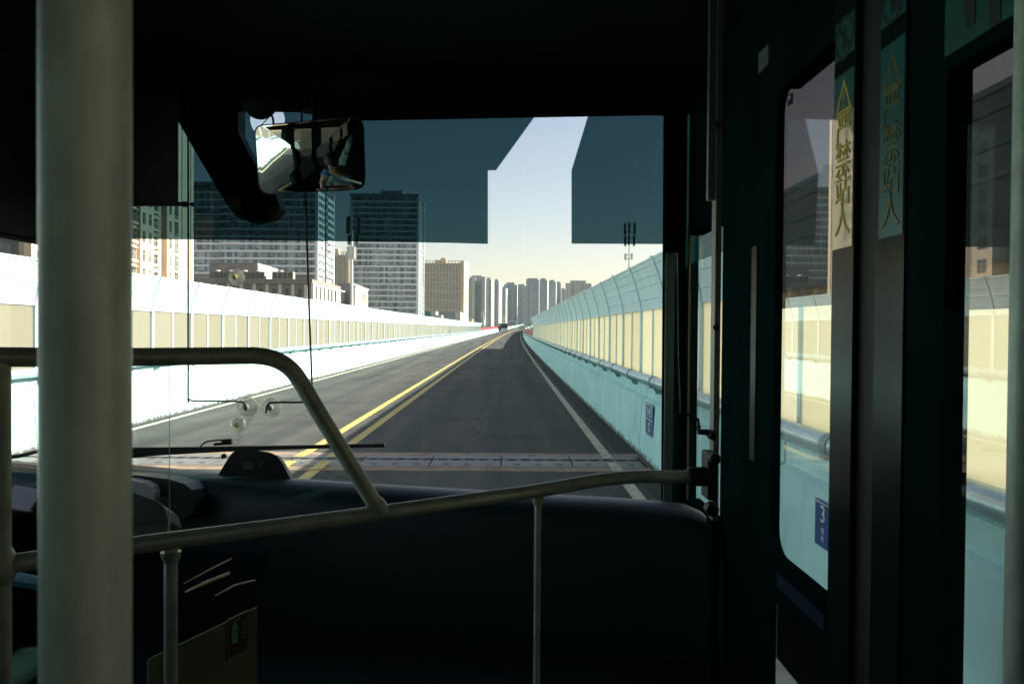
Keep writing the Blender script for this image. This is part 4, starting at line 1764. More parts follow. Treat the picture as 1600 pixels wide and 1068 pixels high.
# centre stiles
yA, yB, yC, yD, yE = dy_(1312), dy_(1346), dy_(1385), dy_(1427), dy_(1487)
for (a, b, nm, m_, x0_) in ((yB, yA, 'satin_strip', m_strip, DX - .02), (yD, yC, 'satin_strip', m_strip, DX - .02)):
    q = MB()
    q.box((x0_, a, zfloor), (x0_ + .03, b, CZ - .14))
    part(q, nm, m_strip, door)
q = MB()
q.box((DX - .005, yC, zfloor), (DX + .03, yB, CZ - .14))
q.box((DX - .012, dy_(1383), zfloor), (DX - .005, dy_(1375), 2.1), 1)
part(q, 'rubber_seal', [m_rubber, m_strip], door)
q = MB()
q.box((DX - .014, yE, zfloor), (DX + .03, yD, CZ - .14))
part(q, 'leaf_stile', m_doorf, door)
q = MB()
q.quad([(DX + .004, yr0, zfloor), (DX + .004, yr1 + .004, zfloor), (DX + .004, yr1 + .004, z2t + .005), (DX + .004, yr0, z2t + .005)])
part(q, 'glass', m_glass, door)
zfr = PX(1540, 483, DX).z
q = MB()
q.quad([(DX + .008, yr0, zfr), (DX + .008, yr1, zfr), (DX + .008, yr1, z2t), (DX + .008, yr0, z2t)])
part(q, 'tint_film', m_dfilm, door)
q = MB()
q.box((DX - .012, yr0, z2t), (DX + .03, yr1, max(zdt, z2t) + .012))
q.box((DX - .014, yr0 - .05, zfloor), (DX + .03, yr0, z2t))
part(q, 'leaf_frame', m_doorf, door)
# forward strip and door post
q = MB()
a, b = dy_(1183), dy_(1175)
q.box((DX - .004, a, PX(1179, 720, DX).z), (DX, b, PX(1179, 385, DX).z))
tag(q.build('pillar_trim', mat('slim_trim', (.005, .012, .012), .3, spec=.03)), 'slim satin trim strip on the dark panel ahead of the door', 'trim strip')
q = MB()
a = P(1117.5, 300, 2.06)
b = P(1126.5, 300, 2.06)
zft = P(1120, 812, 2.06).z
q.box((a.x, 2.05, zft), (b.x, 2.09, CZ))
a2 = P(1106.5, 300, 2.06)
q.box((a2.x, 2.06, P(1110, 312, 2.06).z), (a.x, 2.08, CZ))
st = thing('door_post', 'upright aluminium post where the handrail ends before the door', 'post', ((a.x + b.x) / 2, 2.07, FZ))
part(q, 'post', mat('post_alu', (.10, .105, .09), .45, metal=.2, var=.10), st)
q = MB()
q.box((a.x - .004, 2.046, FZ), (b.x + .004, 2.094, zft))
part(q, 'dark_lower_end', m_pillar, st)  # lower end of the post, coloured near black
for py in (195, 511, 720):
    q = MB()
    c = P(1120, py, 2.045)
    q.lathe((c.x, 2.05, c.z), (0, -1, 0), [(.009, 0), (.009, .006), (.004, .009)], 12)
    part(q, 'bolt', m_black, st)
q = MB()
ta = [P(1062, 643, 2.05), P(1085, 651, 2.05), P(1091, 655, 2.05), P(1092, 672, 2.05)]
q.tube(ta, .0035, 8)
tb = [P(1092, 664, 2.05), P(1092, 674, 2.05), P(1114, 676, 2.05)]
q.tube(tb, [.006, .008, .008], 8)
q.lathe(P(1112, 679, 2.05), (0, -1, 0), [(.012, -.01), (.012, .02), (.008, .024)], 12)
cr_ = q.build('door_crank', m_black)
tag(cr_, 'small black crank handle sticking out of the aluminium door post', 'crank handle')
q = MB()
q.tube([P(1058, 395, 3.22), P(1060, 560, 3.2), P(1063, 640, 3.2)], .002, 6)
tag(q.build('pull_cord', mat('green_cord', (.05, .06, .015), .6)), 'thin cord hanging down the right windscreen pillar', 'cord')


# stickers on the door strips
def sticker_strip(name, label, px0, px1, pyt, pyb, glare_from, letters, colr):
    y0, y1 = dy_(px1), dy_(px0)
    pxm = (px0 + px1) / 2
    t = thing(name, label, 'sticker', (DX - .0215, (y0 + y1) / 2, PX(pxm, pyb, DX).z))
    zt_, zb2 = PX(pxm, pyt, DX).z, PX(pxm, pyb, DX).z
    zp = PX(pxm, glare_from, DX).z if glare_from else zb2
    q = MB()
    q.box((DX - .0215, y0 + .002, zp), (DX - .0203, y1 - .002, zt_), 0)
    if glare_from:
        q.box((DX - .0215, y0 + .002, zb2), (DX - .0203, y1 - .002, zp), 1)
    part(q, 'backing', [m_stick, m_stick_glare], t)
    q = MB()
    ym = (y0 + y1) / 2
    wd = y1 - y0
    xf = DX - .0222
    zc = PX(pxm, letters[0][1], DX).z
    # warning triangle
    s_ = wd * .40
    o3 = [Vector((xf, ym, zc + s_ * 1.0)), Vector((xf, ym + s_, zc - s_ * .8)), Vector((xf, ym - s_, zc - s_ * .8))]
    cen = Vector((xf, ym, zc - s_ * .2))
    i3 = [cen + (p - cen) * .72 for p in o3]
    for k in range(3):
        j = (k + 1) % 3
        q.quad([o3[k], o3[j], i3[j], i3[k]])
    q.box((xf - .0004, ym - s_ * .05, zc - s_ * .2), (xf, ym + s_ * .05, zc + s_ * .4))
    q.box((xf - .0004, ym - s_ * .06, zc - s_ * .45), (xf, ym + s_ * .06, zc - s_ * .32))
    for ch, py in letters[1:]:
        add_text(q, ch, wd * .78, (xf, ym, PX(pxm, py, DX).z), (0, -1, 0), (0, 0, 1), 0, 1.0)
    part(q, 'lettering', colr, t)
    return t


sticker_strip('warning_sticker', 'sticker with yellow characters and a sky reflection put into its lower colour, on the forward door strip', 1313, 1345, 118, 388, 180,
              [('^', 155), ('严', 208), ('禁', 254), ('站', 300), ('人', 346)], m_stickt2)
sticker_strip('warning_sticker', 'teal sticker with a warning triangle and dark yellow characters on the rear door strip', 1386, 1426, 70, 370, None,
              [('^', 116), ('严', 174), ('禁', 228), ('站', 280), ('人', 331)], m_stickt)


def round_sticker(label, px0, px1, pyt, pyb):
    y0, y1 = dy_(px1), dy_(px0)
    pxm = (px0 + px1) / 2
    z1_, z0_ = PX(pxm, pyt, DX).z, PX(pxm, pyb, DX).z
    t = thing('prohibition_sticker', label, 'sticker', (DX - .0215, (y0 + y1) / 2, z0_))
    q = MB()
    q.box((DX - .0215, y0 + .002, z0_), (DX - .0203, y1 - .002, z1_))
    part(q, 'backing', m_stick, t)
    q = MB()
    ym, zm = (y0 + y1) / 2, (z0_ + z1_) / 2
    r1, r2 = (y1 - y0) * .46, (y1 - y0) * .37
    xf = DX - .0222
    n = 32
    for k in range(n):
        a, b = 2 * math.pi * k / n, 2 * math.pi * (k + 1) / n
        q.quad([(xf, ym + r1 * math.cos(a), zm + r1 * math.sin(a)), (xf, ym + r1 * math.cos(b), zm + r1 * math.sin(b)),
                (xf, ym + r2 * math.cos(b), zm + r2 * math.sin(b)), (xf, ym + r2 * math.cos(a), zm + r2 * math.sin(a))])
    d = (r1 - r2) * .5
    q.quad([(xf, ym + r2 * .75 - d, zm + r2 * .75 + d), (xf, ym + r2 * .75 + d, zm + r2 * .75 - d), (xf, ym - r2 * .75 + d, zm - r2 * .75 - d), (xf, ym - r2 * .75 - d, zm - r2 * .75 + d)])
    # standing figure
    q.lathe((xf + .0002, ym, zm + r2 * .55), (-1, 0, 0), [(r2 * .16, 0), (r2 * .16, .0003)], 12)
    q.box((xf - .0003, ym - r2 * .2, zm - r2 * .1), (xf, ym + r2 * .2, zm + r2 * .35))
    q.box((xf - .0003, ym - r2 * .18, zm - r2 * .75), (xf, ym - r2 * .03, zm - r2 * .1))
    q.box((xf - .0003, ym + r2 * .03, zm - r2 * .75), (xf, ym + r2 * .18, zm - r2 * .1))
    part(q, 'symbol', m_print, t)


round_sticker('round no-standing sticker at the top of the forward door strip', 1313, 1345, 34, 94)
round_sticker('round no-standing sticker at the top of the rear door strip', 1386, 1426, -30, 38)

# sign with two dark figures above the rear leaf
y0, y1 = dy_(1640), dy_(1487)
zs_b = PX(1540, 62, DX).z
t = thing('pictogram_sign', 'teal sign with dark figure silhouettes above the rear door leaf', 'sign', (DX - .02, (y0 + y1) / 2, zs_b))
q = MB()
q.box((DX - .02, y0, zs_b), (DX - .0145, y1, CZ - .01))
part(q, 'plate', mat('teal_sign_plate', (.010, .085, .078), .5, var=.15), t)
for pc_, sc in ((1538, 1.0), (1578, .7)):
    q = MB()
    c = PX(pc_, 40, DX)
    xf = DX - .0208
    w_ = .018
    zb3 = c.z
    q.slab([(xf, c.y - w_, zb3 + .20), (xf, c.y + w_ * 1.8, zb3 + .20), (xf, c.y + w_ * 1.2, zb3 + .05), (xf, c.y + w_ * .9, zb3), (xf, c.y - w_ * .6, zb3), (xf, c.y - w_ * .5, zb3 + .06)], (-.0005, 0, 0))
    q.slab([(xf, c.y + w_ * 1.8, zb3 + .19), (xf, c.y + w_ * 3.0, zb3 + .15), (xf, c.y + w_ * 2.6, zb3 + .08), (xf, c.y + w_ * 1.5, zb3 + .10)], (-.0005, 0, 0))
    part(q, 'silhouette', m_print, t)
# small pale label on the header near the door
q = MB()
a = PX(1185, 95, DX - .004)
b = PX(1200, 90, DX - .004)
q.box((DX - .004, b.y, a.z - .04), (DX - .001, a.y, a.z + .02))
tag(q.build('small_label', mat('grey_label', (.16, .18, .16), .5)), 'small pale label on the dark panel ahead of the door top', 'label')
q = MB()
a = PX(1229, 158, DX - .004)
b = PX(1235, 158, DX - .004)
q.box((DX - .001, b.y, a.z - .014), (DX + .003, a.y, a.z + .014))
q.box((DX - .0016, b.y + .002, a.z + .001), (DX - .001, a.y - .002, a.z + .009), 1)
tag(q.build('glass_mark', [m_black, m_greyp]), 'tiny black glazing mark in the top corner of the front door glass', 'glazing mark')

# ------------------------------------------------------------------ grab poles and driver partition rails
c = P(134.5, 534, .336)
t = thing('grab_pole', 'thick out-of-focus upright grab pole close to the viewer on the left', 'grab pole', (c.x, c.y, FZ))
q = MB()
pts = [P(134.5 + (py - 534) * .0052, py, .336) for py in (-500, 534, 2400)]
q.tube([(c.x, c.y, FZ), (c.x, c.y, 1.4), (c.x, c.y, 2.2), (c.x, c.y, CZ)], .0176, 40)
part(q, 'pole', m_pole, t, True)
q = MB()
q.lathe((c.x, c.y, FZ), (0, 0, 1), [(.04, 0), (.04, .008), (.022, .03)], 24)
q.lathe((c.x, c.y, CZ), (0, 0, -1), [(.04, 0), (.04, .008), (.022, .03)], 24)
part(q, 'flange', m_pole, t, True)
c = P(1602, 534, .97)
t = thing('grab_pole', 'slim upright grab pole at the right edge beside the rear door leaf', 'grab pole', (c.x, c.y, FZ))
q = MB()
q.tube([(c.x, c.y, FZ), (c.x, c.y, 1.9), (c.x, c.y, CZ)], .0176, 32)
part(q, 'pole', m_pole, t, True)
q = MB()
q.lathe((c.x, c.y, FZ), (0, 0, 1), [(.04, 0), (.04, .008), (.022, .03)], 24)
part(q, 'flange', m_pole, t, True)


def fy(px):
    return 1.802 / (1 - .59 * (px - 792) / 1250)


def FP(px, py, off=0):
    return P(px, py, fy(px) + off)


def smooth_pts(pts, n=6):
    out = []
    pts = [Vector(p) for p in pts]
    for i in range(len(pts) - 1):
        p0 = pts[max(i - 1, 0)]
        p1, p2 = pts[i], pts[i + 1]
        p3 = pts[min(i + 2, len(pts) - 1)]
        for k in range(n):
            u = k / n
            out.append(.5 * ((2 * p1) + (p2 - p0) * u + (2 * p0 - 5 * p1 + 4 * p2 - p3) * u * u + (3 * p1 - p0 - 3 * p2 + p3) * u ** 3))
    out.append(pts[-1])
    return out


rl = thing('partition_rail', 'bent tubular rail of the driver partition crossing the view', 'handrail', FP(267, 900) - Vector((0, 0, .4)))
q = MB()
q.tube(smooth_pts([FP(-70, 557), FP(3, 557.5), FP(200, 557.5), FP(370, 555.5), FP(405, 556), FP(432, 562), FP(455, 577), FP(474, 603), FP(497, 642), FP(527.5, 692), FP(567, 757), FP(594, 800)]), .0163, 20)
part(q, 'upper_bar', m_rail, rl, True)
Yb = fy(938)
q = MB()
lo_pts = [FP(-70, 894), FP(40, 877), FP(210, 851.5), FP(400, 827), FP(600, 800), FP(720, 783), FP(840, 766), FP(915, 753), FP(945, 748.5), P(985, 745, Yb + .025), P(1040, 744, Yb + .03), P(1108, 744, Yb + .035)]
q.tube(smooth_pts(lo_pts), .0160, 20)
part(q, 'lower_bar', m_rail, rl, True)
for (px, py0, rr, nm) in ((267, 856, .0118, 'baluster'), (840.5, 772, .0078, 'baluster')):
    a = FP(px, py0)
    q = MB()
    q.tube([(a.x, a.y, FZ), (a.x, a.y, 1.2), (a.x, a.y, a.z)], rr, 16)
    q.lathe((a.x, a.y, a.z - .006), (0, 0, -1), [(rr + .006, 0), (rr + .004, .012), (rr, .02)], 16)
    part(q, nm, m_rail, rl, True)
a = FP(3, 560)
q = MB()
q.tube([(a.x, a.y, FZ), (a.x, a.y, 1.4), (a.x, a.y, a.z)], .0135, 16)
part(q, 'corner_post', m_rail, rl, True)
q = MB()
c = FP(3, 883)
q.lathe((c.x, c.y, c.z + .03), (0, 0, -1), [(.014, 0), (.02, .012), (.022, .03), (.02, .048), (.014, .06)], 16)
part(q, 'weld_collar', m_rail, rl, True)
q = MB()
c = FP(594, 798)
q.lathe(c + Vector((-.012, -.006, .022)), (.45, .25, -.85), [(.0165, 0), (.02, .012), (.021, .03)], 16)
part(q, 'weld_collar', m_rail, rl, True)
# end bracket of the lower bar
e = P(1108, 744, Yb + .035)
q = MB()
q.lathe((e.x - .055, e.y, e.z), (1, 0, 0), [(.019, 0), (.024, .004), (.024, .05), (.02, .055)], 16)
q.box((e.x - .008, e.y - .02, e.z - .055), (e.x + .018, e.y + .05, e.z + .06), 0, .004)
q.lathe((e.x + .005, e.y - .01, e.z + .05), (0, -1, 0), [(.014, 0), (.014, .03), (.009, .034)], 12)
q.lathe((e.x - .0, e.y - .01, e.z - .075), (0, -1, 0), [(.016, 0), (.016, .03), (.01, .034)], 12)
part(q, 'end_bracket', m_black, rl)
# acrylic screen beside the driver
q = MB()
a0, a1 = FP(60, 575, .03), FP(265, 575, .03)
b0, b1 = FP(60, 900, .03), FP(265, 860, .03)
ztp = FP(265, 480, .03).z
q.quad([(a0.x, a0.y, a0.z), (a1.x, a1.y, a0.z), (b1.x, b1.y, b1.z), (b0.x, b0.y, b1.z)])
t = thing('acrylic_screen', 'thin clear acrylic screen behind the partition rail, seen by its bright edge', 'screen', (a0.x, a0.y, b1.z))
part(q, 'sheet', m_plexi, t)
q = MB()
q.tube([(a1.x, a1.y, a0.z), (b1.x, b1.y, b1.z)], .0007, 6)
part(q, 'edge', m_plexedge, t)

# ------------------------------------------------------------------ dashboard
db = thing('dashboard', 'black moulded dashboard with rounded bluish top edge below the windscreen', 'dashboard', (-.5, 3.1, FZ))
path = [(-120, 712, 3.28), (5, 722, 3.26), (60, 727, 3.24), (130, 728, 3.22), (195, 729, 3.2), (300, 738, 3.18), (450, 750, 3.12), (600, 760, 3.06), (740, 768, 3.02), (850, 775, 2.98), (960, 780.5, 2.95), (1030, 786, 2.92), (1075, 791, 2.9), (1100, 802, 2.88), (1118, 825, 2.86)]
prof = [(.34, -.22), (.16, -.04), (.07, -.004), (0, 0), (-.045, -.006), (-.085, -.03), (-.105, -.07), (-.12, -.14), (-.14, -.75)]
q = MB()
ring = []
for (px, py, Y) in path:
    p = P(px, py, Y)
    ring.append([Vector((min(p.x, DX - .01), min(p.y + a, 3.36), max(p.z + b, FZ))) for a, b in prof])
n = len(prof)
vs = [v for r_ in ring for v in r_]
fs = [(i * n + k, (i + 1) * n + k, (i + 1) * n + k + 1, i * n + k + 1) for i in range(len(ring) - 1) for k in range(n - 1)]
q.add(vs, fs)
part(q, 'top_pad', m_dash, db, True)
Yc = 2.95
hood = [(60, 738), (150, 739), (215, 742), (262, 748), (287, 755), (300, 765), (304, 779), (302, 800), (285, 812), (60, 812)]
q = MB()
q.slab([P(px, py, Yc) for px, py in hood], (0, .16, -.02))
part(q, 'cluster_hood', m_dash, db)
q = MB()
q.slab([P(px, py, Yc - .06) for px, py in [(150, 747), (205, 750), (225, 754), (237, 760), (242, 769), (240, 780), (228, 776), (205, 767), (150, 752)]], (0, .05, 0))
part(q, 'grey_bezel', m_greyp, db)
q = MB()
bino = [(60, 742), (150, 750), (205, 768), (246, 783), (257, 793), (263, 812), (262, 832), (250, 850), (60, 905)]
q.slab([P(px, py, 2.35) for px, py in bino], (0, .10, -.05))
part(q, 'instrument_binnacle', m_dash, db)
q = MB()
edge = [P(px, py, 2.348) for px, py in [(205, 767.5), (246, 782.5), (257, 792.5), (263.3, 812), (262.3, 832)]]
q.tube(edge, .0012, 6)
part(q, 'binnacle_highlight', m_greyp, db)  # pale line paints the highlight along the binnacle rim
q = MB()
q.slab([P(px, py, 2.95) for px, py in [(-40, 722), (66, 732), (68, 740), (-40, 733)]], (0, .02, 0))
part(q, 'trim_strip', mat('beige_trim', (.16, .14, .12), .5), db)
# lower cowl/body under the pad
q = MB()
q.box((LX + .02, 3.0, FZ), (DX - .02, 3.35, 1.05))
part(q, 'lower_panel', m_shell, db)

q = MB()
scr = [P(8, 791, 2.28), P(22, 757, 2.36), P(66, 764, 2.36), P(46, 797, 2.28)]
q.slab(scr, (0, .012, -.008))
t = thing('tablet_screen', 'tilted pale grey panel on the dashboard left of the thick pole', 'screen', scr[0])
part(q, 'face', m_paper, t)
q = MB()
back = [v + Vector((0, .013, -.009)) for v in [scr[0] + Vector((-.01, 0, -.006)), scr[1] + Vector((-.01, 0, .006)), scr[2] + Vector((.01, 0, .006)), scr[3] + Vector((.01, 0, -.006))]]
q.slab(back, (0, .03, -.01))
part(q, 'backing', m_black, t)

bx = [(341, 741), (358, 713), (364, 706), (374, 703), (398, 703), (420, 706), (433, 712), (442, 724), (455, 750)]
bs = thing('dash_device', 'black trapezoid device standing on the dashboard below the wiper', 'device', P(398, 745, 3.2))
q = MB()
q.slab([P(px, py, 3.17) for px, py in bx], (0, .05, -.012))
part(q, 'housing', m_black, bs)
q = MB()
Yi = 3.168
for (u, v, w_, h_) in ((380, 722, 15, 1.0), (380, 731, 15, 1.0), (380, 722, 1, 9), (394, 722, 1, 9), (382, 727, 11, 1.0), (384, 724.5, 3, 1.6), (390, 724.5, 3, 1.6), (382, 729, 11, 1.0)):
    q.slab([P(u, v, Yi), P(u + w_, v, Yi), P(u + w_, v + h_, Yi), P(u, v + h_, Yi)], (0, .001, 0))
q.slab([P(404, 729, Yi), P(411, 720, Yi), P(412.5, 721, Yi), P(405.5, 730, Yi)], (0, .001, 0))
q.slab([P(403, 722, Yi), P(408, 726, Yi), P(407, 727, Yi), P(402, 723, Yi)], (0, .001, 0))
part(q, 'icons', mat('dim_print', (.09, .11, .10), .5), bs)

# ------------------------------------------------------------------ wipers (outside the glass)
wp = thing('wiper', 'long black wiper lying across the bottom of the windscreen', 'wiper', WS(340, 705, -.05))
q = MB()
q.slab([WS(px, py, -.05) for px, py in [(120, 700), (300, 698), (470, 695.5), (600, 692.5), (601.5, 698.5), (480, 701), (340, 706), (250, 711), (120, 715)]], (0, .012, 0))
part(q, 'blade', m_rubber, wp)
q = MB()
q.tube([WS(px, py, -.075) for px, py in [(150, 716), (250, 707), (345, 702), (420, 699)]], [.012, .011, .010, .006], 8)
q.lathe(WS(350, 712, -.07), (0, -1, 0), [(.012, 0), (.010, .01)], 10)
part(q, 'arm', m_black, wp)
q = MB()
q.tube(smooth_pts([WS(px, py, -.09) for px, py in [(313, 697), (322, 690), (338, 687.5), (352, 687)]]), .0035, 8)
q.slab([WS(px, py, -.09) for px, py in [(346, 686), (361, 685), (362, 694), (334, 696), (334, 692), (346, 691)]], (0, .02, 0))
part(q, 'washer_nozzle', m_black, wp)
wp = thing('wiper', 'second wiper end at the far left bottom of the windscreen', 'wiper', PX(30, 714, LX - .2))
q = MB()
q.tube([PX(-60, 722, LX - .2), PX(30, 712, LX - .2), PX(66, 703, LX - .2), PX(90, 698, LX - .2)], .008, 8)
part(q, 'arm', m_black, wp)

# suction cups and wire guides
cups = [(369, 433, 12.8, 'suction cup high on the windscreen, in front of the rooftop chillers', True), (386, 635, 16.2, 'suction cup holding the end of the left wire guide', False),
        (424, 636, 15.8, 'suction cup holding the end of the right wire guide', False), (372, 663, 11.8, 'small suction cup with yellowed knob below the pair of wire ends', True)]
for px, py, r_, lab, knob in cups:
    c = WS(px, py, .012)
    rr = r_ / 1250 * c.y
    t = thing('suction_cup', 'clear ' + lab, 'suction cup', c)
    q = MB()
    q.lathe(c, (0, -1, 0), [(rr, -.004), (rr * .97, .001), (rr * .7, .008), (rr * .35, .013), (rr * .28, .022), (rr * .2, .024)], 28)
    part(q, 'cup', m_cup, t, True)
    q = MB()
    q.lathe(c + Vector((0, -.012, 0)), (0, -1, 0), [(rr * .30, 0), (rr * .34, .006), (rr * .26, .016), (rr * .12, .018)], 14)
    part(q, 'knob', m_knob if knob else m_greyp, t, True)
q = MB()
q.tube(smooth_pts([WS(px, py, .05) for px, py in [(294, 150), (294, 400), (294, 612), (294.5, 621), (299, 625.5), (320, 626), (372, 627), (380, 629), (383.5, 633), (384, 641)]], 4), .0038, 8)
tag(q.build('wire_guide', m_black, smooth=True), 'black wire guide running down the windscreen at the left and bending right', 'wire guide')
q = MB()
q.tube(smooth_pts([WS(px, py, .05) for px, py in [(477.5, 300), (482, 450), (487.5, 600), (488, 618), (484, 626), (474, 628), (428, 628.5), (420, 631), (416.5, 636), (416, 645)]], 4), .0042, 8)
tag(q.build('wire_guide', m_black, smooth=True), 'black wire guide running down the windscreen below the mirror and bending left', 'wire guide')
# driver's roller blind
t = thing('roller_blind', 'black roller blind pulled down at the left of the windscreen', 'blind', P(230, 320, 3.12))
q = MB()
q.slab([P(120, 140, 3.12), P(277.5, 140, 3.12), P(277.5, 318, 3.12), P(120, 318, 3.12)], (0, .006, 0))
part(q, 'cloth', m_black, t)
q = MB()
q.tube([P(110, 319, 3.115), P(283, 319, 3.115), P(288, 319, 3.115)], [.008, .008, .006], 10)
q.lathe(P(284, 319, 3.115), (1, 0, 0), [(.005, 0), (.011, .004), (.011, .018), (.004, .022), (.004, .034), (.008, .036), (.008, .044), (.002, .046)], 12)
part(q, 'bottom_bar', m_black, t)

# exterior mirror hanging outside the glass
t = thing('exterior_mirror', 'big black outside mirror hanging beyond the windscreen left of the inside mirror', 'mirror', P(350, 250, 3.62))
q = MB()
q.slab([P(px, py, 3.62) for px, py in [(262, 165), (300, 120), (372, 120), (372, 206), (384, 230), (404, 266), (432, 308), (438, 326), (426, 340), (392, 347), (368, 338), (345, 304), (312, 249), (279, 191)]], (0, .10, 0))
part(q, 'housing', m_black, t)
q = MB()
q.slab([P(px, py, 3.612) for px, py in [(360, 343.5), (368, 346), (372, 350), (363, 347)]], (0, .006, 0))
part(q, 'painted_glint', m_glint, t)  # bright sliver paints a glint at the foot of the mirror

# dome fan / camera in front of the round hole, with its wires
c = P(404, 157, 3.25)
t = thing('dome_unit', 'black dome unit with loose wires in front of the round hole in the film', 'dome unit', c)
rr = 27 / 1250 * 3.25
q = MB()
q.lathe(c + Vector((0, .03, 0)), (0, -1, 0), [(rr, 0), (rr * .98, .02), (rr * .85, .045), (rr * .55, .065), (rr * .2, .072)], 28)
part(q, 'dome', m_black, t, True)
q = MB()
q.tube(smooth_pts([P(px, py, 3.25) for px, py in [(418, 174), (424, 180), (427, 188), (427, 199)]]), .0045, 8)
q.tube(smooth_pts([P(px, py, 3.26) for px, py in [(424, 174), (419, 184), (412, 192), (400, 203)]]), .002, 8)
part(q, 'wire', m_black, t, True)

# ------------------------------------------------------------------ inside mirror (convex)
Mc = P(483, 244, 2.76)
DRV = Vector((-1.08, .95, 2.0))
AIM = Vector((-1.40, 1.0, 2.04))
nrm = ((EYE - Mc).normalized() + (AIM - Mc).normalized()).normalized()


def MP(px, py, off=0.0):
    d = ray(px, py)
    tt = (Mc + nrm * off - EYE).dot(nrm) / d.dot(nrm)
    return EYE + d * tt


corn = [(396.5, 196, 14), (568, 181, 20), (571.5, 296, 18), (404, 305, 20)]
out = []
for i, (x, y, r_) in enumerate(corn):
    p = Vector((x, y))
    a = Vector(corn[i - 1][:2])
    b = Vector(corn[(i + 1) % 4][:2])
    d0, d1 = (a - p).normalized(), (b - p).normalized()
    s0, s1 = p + d0 * r_, p + d1 * r_
    for k in range(7):
        u = k / 6
        out.append(s0 * (1 - u) ** 2 + p * 2 * u * (1 - u) + s1 * u * u)
cen = sum(out, Vector((0, 0))) / len(out)
mt = thing('rear_view_mirror', 'large rounded inside mirror showing the sunlit barrier, hung below the header', 'mirror', Mc)
q = MB()
fr_ = [MP(*(cen + (p - cen) * 1.0), 0) for p in out]
bk_ = [MP(*(cen + (p - cen) * .96), 0) - nrm * .035 for p in out]
q.hexa(fr_, bk_)
q.v = q.v
# rim
part(q, 'housing', m_black, mt)
q = MB()
inner = [MP(*(cen + (p - cen) * .965), .0015) for p in out]
n = len(inner)
cw = sum(inner, Vector((0, 0, 0))) / n
rings = [1.0, .92, .85, .78, .7, .55, .4, .25, .12]
vs, fs = [], []
for s_ in rings:
    for v in inner:
        u_ = (v - cw) * s_
        vs.append(cw + u_ + nrm * (.019 - u_.length_squared / (2 * 1.5)))
vs.append(cw + nrm * .019)
for i in range(len(rings) - 1):
    for k in range(n):
        k2 = (k + 1) % n
        fs.append((i * n + k, i * n + k2, (i + 1) * n + k2, (i + 1) * n + k))
for k in range(n):
    fs.append(((len(rings) - 1) * n + k, (len(rings) - 1) * n + (k + 1) % n, len(vs) - 1))
q.add(vs, fs)
part(q, 'mirror_glass', m_mirror, mt, True)
q = MB()
a = MP(491, 196, -.02)
q.tube([a, a + Vector((0, .03, .03)), P(491, 150, 2.95)], [.016, .014, .014], 10)
b = MP(471.5, 196, -.02)
q.tube([b, P(471.5, 150, 2.95)], .0035, 8)
q.lathe(P(488, 172, 2.9), (-1, 0, 0), [(.012, -.02), (.016, 0), (.014, .03)], 12)
part(q, 'bracket', m_black, mt)

# ------------------------------------------------------------------ console panel with extinguisher sign, painted highlight streaks, blue strip
p0, p1 = P(232, 1030, 1.72), P(402, 948, 1.95)
low = Vector((0, 0, -.5))
t = thing('console_panel', 'dim green-grey side panel low behind the partition rail', 'panel', p0 + low)
q = MB()
nn = Vector((p1.y - p0.y, -(p1.x - p0.x), 0)).normalized()
q.slab([p0, p1, p1 + low, p0 + low], nn * -.005)
part(q, 'board', m_greenp, t)
q = MB()
aa, bb_ = P(288, 1060, 1.80), P(352, 1022, 1.885)
# sign on that panel
e1 = (p1 - p0)
e1.z = 0
e1.normalize()


def onpanel(px, py, off):
    d = ray(px, py)
    base = p0 + nn * off
    tt = (base - EYE).dot(nn) / d.dot(nn)
    return EYE + d * tt


sg = thing('extinguisher_sign', 'small dim fire extinguisher sign on the green-grey side panel', 'sign', onpanel(372, 1030, .003))
quad_ = [onpanel(356, 968, .003), onpanel(389, 952, .003), onpanel(388, 1014, .003), onpanel(355, 1031, .003)]
q = MB()
q.slab(quad_, nn * -.003)
part(q, 'plate', mat('sign_dark_red', (.06, .03, .028), .4), sg)
q = MB()


def sgp(u, v):
    a = quad_[0].lerp(quad_[1], u)
    b = quad_[3].lerp(quad_[2], u)
    return a.lerp(b, v) + nn * .0012


def sgpoly(pts, mi):
    q.add([sgp(u, v) for u, v in pts], [tuple(range(len(pts)))], mi)


for a_, b_ in (((0, 0), (1, .0)), ((0, 1), (1, 1))):
    v0 = a_[1]
    sgpoly([(0, abs(v0 - .0)), (1, v0), (1, v0 + (.02 if v0 == 0 else -.02)), (0, v0 + (.02 if v0 == 0 else -.02))], 0)
sgpoly([(0, 0), (.04, 0), (.04, 1), (0, 1)], 0)
sgpoly([(.96, 0), (1, 0), (1, 1), (.96, 1)], 0)
sgpoly([(.18, .24), (.24, .18), (.40, .18), (.46, .24), (.46, .66), (.18, .66)], 1)
sgpoly([(.26, .10), (.38, .10), (.38, .17), (.26, .17)], 1)
sgpoly([(.38, .10), (.56, .06), (.58, .10), (.40, .14)], 1)
sgpoly([(.18, .34), (.46, .34), (.46, .39), (.18, .39)], 2)
for k in range(4):
    v = .14 + k * .12
    sgpoly([(.62, v + .06), (.70, v + .10), (.80, v + .07), (.86, v), (.83, v + .09), (.72, v + .135)], 1)
part(q, 'symbol', [mat('sign_edge', (.22, .24, .14), .5), mat('sign_green', (.14, .40, .20), .5), m_print], sg)

